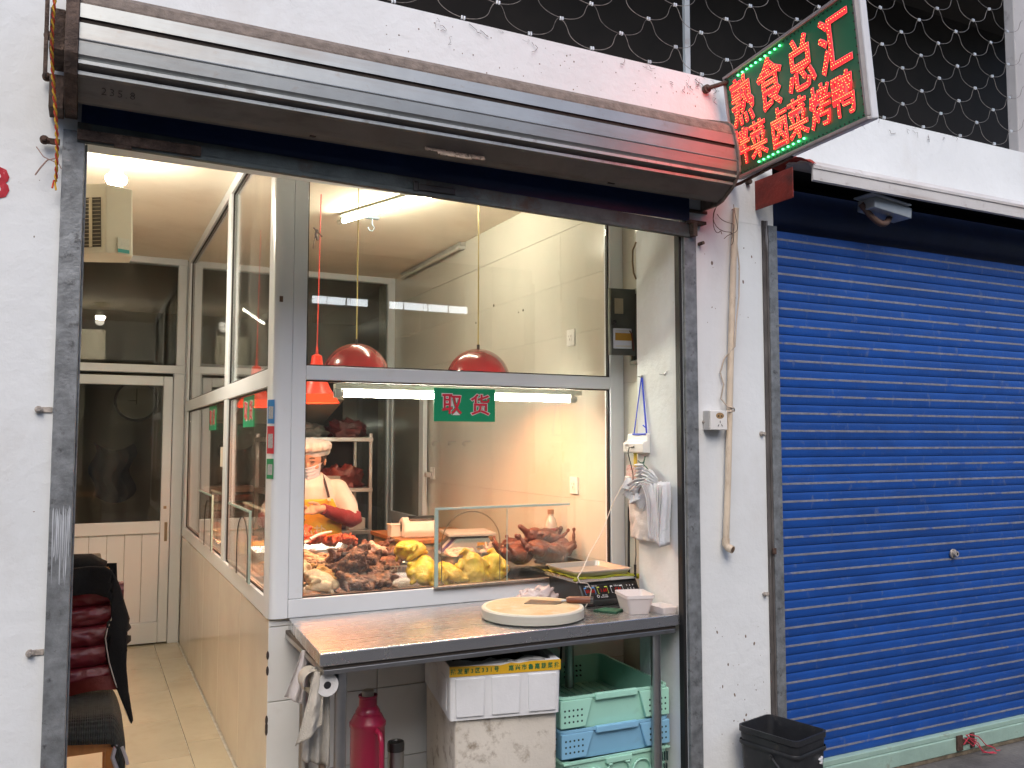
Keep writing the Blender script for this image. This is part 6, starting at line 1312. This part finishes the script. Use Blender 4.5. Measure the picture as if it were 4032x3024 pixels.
# ================================================================== corridor chair, coat, steel side table
CH = Thing('wooden_chair', 'wooden chair with a dark knitted seat cover just inside the left doorway', 'chair', (-.05, .80, 0))
WD = mat('orange_chair_wood', (.36, .16, .045), .4, var=.25, vs=8, stretch=(3, 3, .4), coat=.2)
for x, y in ((-.25, .66), (.115, .66), (-.25, 1.02), (.115, 1.02)):
    CH.part('leg', MB().cyl((x, y, .0085), (x, y, .40), .017, .02, n=12), WD, smooth=50)
CH.part('seat_rail', MB().box(-.26, .645, .385, .13, .675, .43).box(-.26, 1.005, .385, .13, 1.035, .43).box(-.262, .676, .385, -.235, 1.004, .43).box(.102, .676, .385, .13, 1.004, .43), WD, bevel=.004)
CH.part('stretcher', MB().cyl((-.24, .66, .27), (.105, .66, .27), .011, n=8).cyl((.115, .675, .25), (.115, 1.005, .25), .011, n=8), WD, smooth=50)
CH.part('back_post', MB().cyl((-.25, 1.03, .43), (-.26, 1.10, .98), .016, n=10).cyl((.10, 1.03, .43), (.09, 1.10, .98), .016, n=10).box(-.26, 1.085, .93, .10, 1.11, .985), WD, smooth=50)
def csh(u, v):
    # rounded cushion slab that droops over front and right edges
    x = -.30 + .475 * u; y = .60 + .44 * v
    e = max(0, (u - .86) / .14); f_ = max(0, (.16 - v) / .16)
    z = .525 + .012 * math.sin(3 * u + 2) - .115 * e ** 2.2 - .10 * f_ ** 2 * (.6 + .4 * u)
    return (x - .012 * e, y + .02 * f_, z)
KN = mat('dark_knit', (.030, .036, .036), .95, var=.3, vs=50)
k = KN.node_tree; wv = k.nodes.new('ShaderNodeTexWave'); wv.inputs['Scale'].default_value = 42; wv.wave_type = 'BANDS'; wv.bands_direction = 'X'
wv2 = k.nodes.new('ShaderNodeTexWave'); wv2.inputs['Scale'].default_value = 42; wv2.bands_direction = 'Y'
tcx = k.nodes.new('ShaderNodeTexCoord'); k.links.new(tcx.outputs['Object'], wv.inputs[0]); k.links.new(tcx.outputs['Object'], wv2.inputs[0])
mxx = k.nodes.new('ShaderNodeMath'); mxx.operation = 'ADD'; k.links.new(wv.outputs['Fac'], mxx.inputs[0]); k.links.new(wv2.outputs['Fac'], mxx.inputs[1])
bpn = k.nodes.new('ShaderNodeBump'); bpn.inputs['Strength'].default_value = 1; bpn.inputs['Distance'].default_value = .004; k.links.new(mxx.outputs[0], bpn.inputs['Height']); k.links.new(bpn.outputs[0], k.nodes['Principled BSDF'].inputs['Normal'])
o = CH.part('cushion', MB().grid(csh, 40, 34), KN, smooth=70); solid(o, .05).modifiers['thick'].offset = -1
CH.part('tie', MB().tube([(.13, .63, .41), (.12, .62, .37), (.135, .61, .33), (.125, .61, .30)], .008, 6).tube([(.15, .63, .40), (.165, .62, .36), (.17, .61, .34)], .006, 5), mat('grey_tie', (.3, .3, .34), .8), smooth=60)
CO = Thing('black_coat', 'black coat with a maroon quilted lining hung over the back of the wooden chair', 'coat', (-.05, 1.0, .5))
BKc = mat('black_coat_cloth', (.004, .004, .005), 1, var=.3, vs=20, bump=.4, bs=90); LN = mat('maroon_lining', (.12, .010, .018), .35, var=.15, vs=14, bump=.25, bs=40)
def lin(u, v):
    x = -.32 + .475 * u; z = .545 + .39 * v
    pf = abs(math.sin(v * math.pi * 5.0)) ** .55; wrk = .006 * noise.noise(Vector((u * 14, v * 22, 1)))
    return (x, .965 - .026 * pf - wrk + .03 * v, z + .006 * math.sin(u * 7))
CO.part('lining', MB().grid(lin, 60, 80), LN, smooth=80)
def fol(poly, y0, y1, seed, n=3):
    m = MB().prism(poly, 'y', y0, y1); return m
flap = [(-.32, 1.005), (.04, 1.013), (.085, 1.01), (.108, .995), (.122, .965), (.135, .93), (.152, .865), (.171, .80), (.168, .74), (.163, .69), (.170, .60), (.178, .52), (.196, .41), (.190, .398), (.172, .45), (.150, .51), (.130, .565), (.108, .64), (.097, .70), (.092, .735), (.098, .77), (.110, .80), (.118, .845), (.10, .89), (.06, .905), (-.32, .915)]
def tri_cloth(poly, y, seed, amp=.012, th=.02):
    bmh = bmesh.new(); vs = [bmh.verts.new((x, y, z)) for x, z in poly]; f = bmh.faces.new(vs); bmesh.ops.triangulate(bmh, faces=[f])
    for _ in range(4): bmesh.ops.subdivide_edges(bmh, edges=[e for e in bmh.edges if e.calc_length() > .022], cuts=1, use_grid_fill=False); bmesh.ops.triangulate(bmh, faces=bmh.faces[:])
    for v in bmh.verts: v.co.y += amp * math.sin(v.co.x * 38 + seed + v.co.z * 5) + amp * .8 * noise.noise(Vector((v.co.x * 9, seed, v.co.z * 7)))
    bmesh.ops.recalc_face_normals(bmh, faces=bmh.faces); me = bpy.data.meshes.new('c'); bmh.to_mesh(me); bmh.free(); me.shade_smooth(); return me
me = tri_cloth(flap, .925, 2); me.materials.append(BKc); me.name = 'shell'; o = CO.part('shell', me, None); solid(o, .014)
CO.part('top_fold', MB().tube([(-.33, 1.03, 1.00), (-.1, 1.02, 1.005), (.03, 1.015, 1.005), (.085, 1.01, .99)], [.05, .05, .048, .03], 14), BKc, smooth=70)
CO.part('back_drape', MB().grid(lambda u, v: (-.33 + .46 * u + .03 * v * u, 1.09 + .012 * math.sin(9 * u), 1.0 - .5 * v), 20, 10), BKc, smooth=70)
CO.part('piping', MB().tube([(x, .905, z) for x, z in [(.118, .845), (.110, .80), (.098, .77), (.092, .735), (.097, .70), (.108, .64), (.130, .565), (.150, .51), (.172, .45), (.190, .40)]], .0022, 5), mat('pale_piping', (.45, .40, .36), .6), smooth=60)
CO.part('orange_hem', MB().grid(lambda u, v: (-.32 + .46 * u, .93 + .012 * math.sin(12 * u) * v, .575 - .05 * v + .01 * math.sin(9 * u)), 30, 6), mat('orange_red_hem', (.12, .012, .008), .5, bump=.3), smooth=70)
CTb = Thing('corridor_table', 'small battered steel-topped table standing by the corridor door', 'table', (-.06, 3.3, 0))
CTb.part('tabletop', MB().box(-.27, 3.0, .715, .115, 3.60, .755), mat('battered_steel', (.30, .28, .25), .5, .7, var=.4, vs=12, bump=.3), bevel=.012)
for x, y in ((.075, 3.04), (-.23, 3.04), (.075, 3.56), (-.23, 3.56)): CTb.part('leg', MB().cyl((x, y, .0085), (x, y, .715), .018, n=12), STEELR, smooth=50)

# ================================================================== the other side of the market lane (seen only mirrored in the panes)
OB = Thing('opposite_building', 'dim market hall front across the lane with a strip of pale clerestory panes', 'building', (3, -9.2, 0))
dull = mat('dim_market_wall', (.075, .07, .065), .9, var=.3, vs=.6)
OB.part('wall', MB().box(-16, -9.6, 0, 20, -9.05, 3.62).box(-16, -9.6, 3.78, 20, -9.05, 6.3).box(-16, -9.6, 3.6205, 2.9, -9.05, 3.7795).box(6.2, -9.6, 3.6205, 20, -9.05, 3.7795), dull)
OB.part('cornice', MB().box(-16, -9.04, 4.5, 20, -8.7, 4.62).box(-16, -9.04, 2.6, 20, -8.5, 2.7), dull)
skyp = emis('bright_clerestory_pane', (.90, .95, 1.0), 6)
for x0, x1 in ((3.10, 3.32), (3.34, 3.62), (3.66, 3.69), (3.71, 3.98), (4.36, 4.58), (4.61, 4.93), (4.95, 5.0), (5.03, 5.36), (5.40, 5.72)):
    OB.part('pane', MB().box(x0, -9.10, 3.66, x1, -9.06, 3.77), skyp)
OB.part('pane_surround', MB().box(2.9, -9.5, 3.6205, 6.2, -9.2, 3.7795), dull)
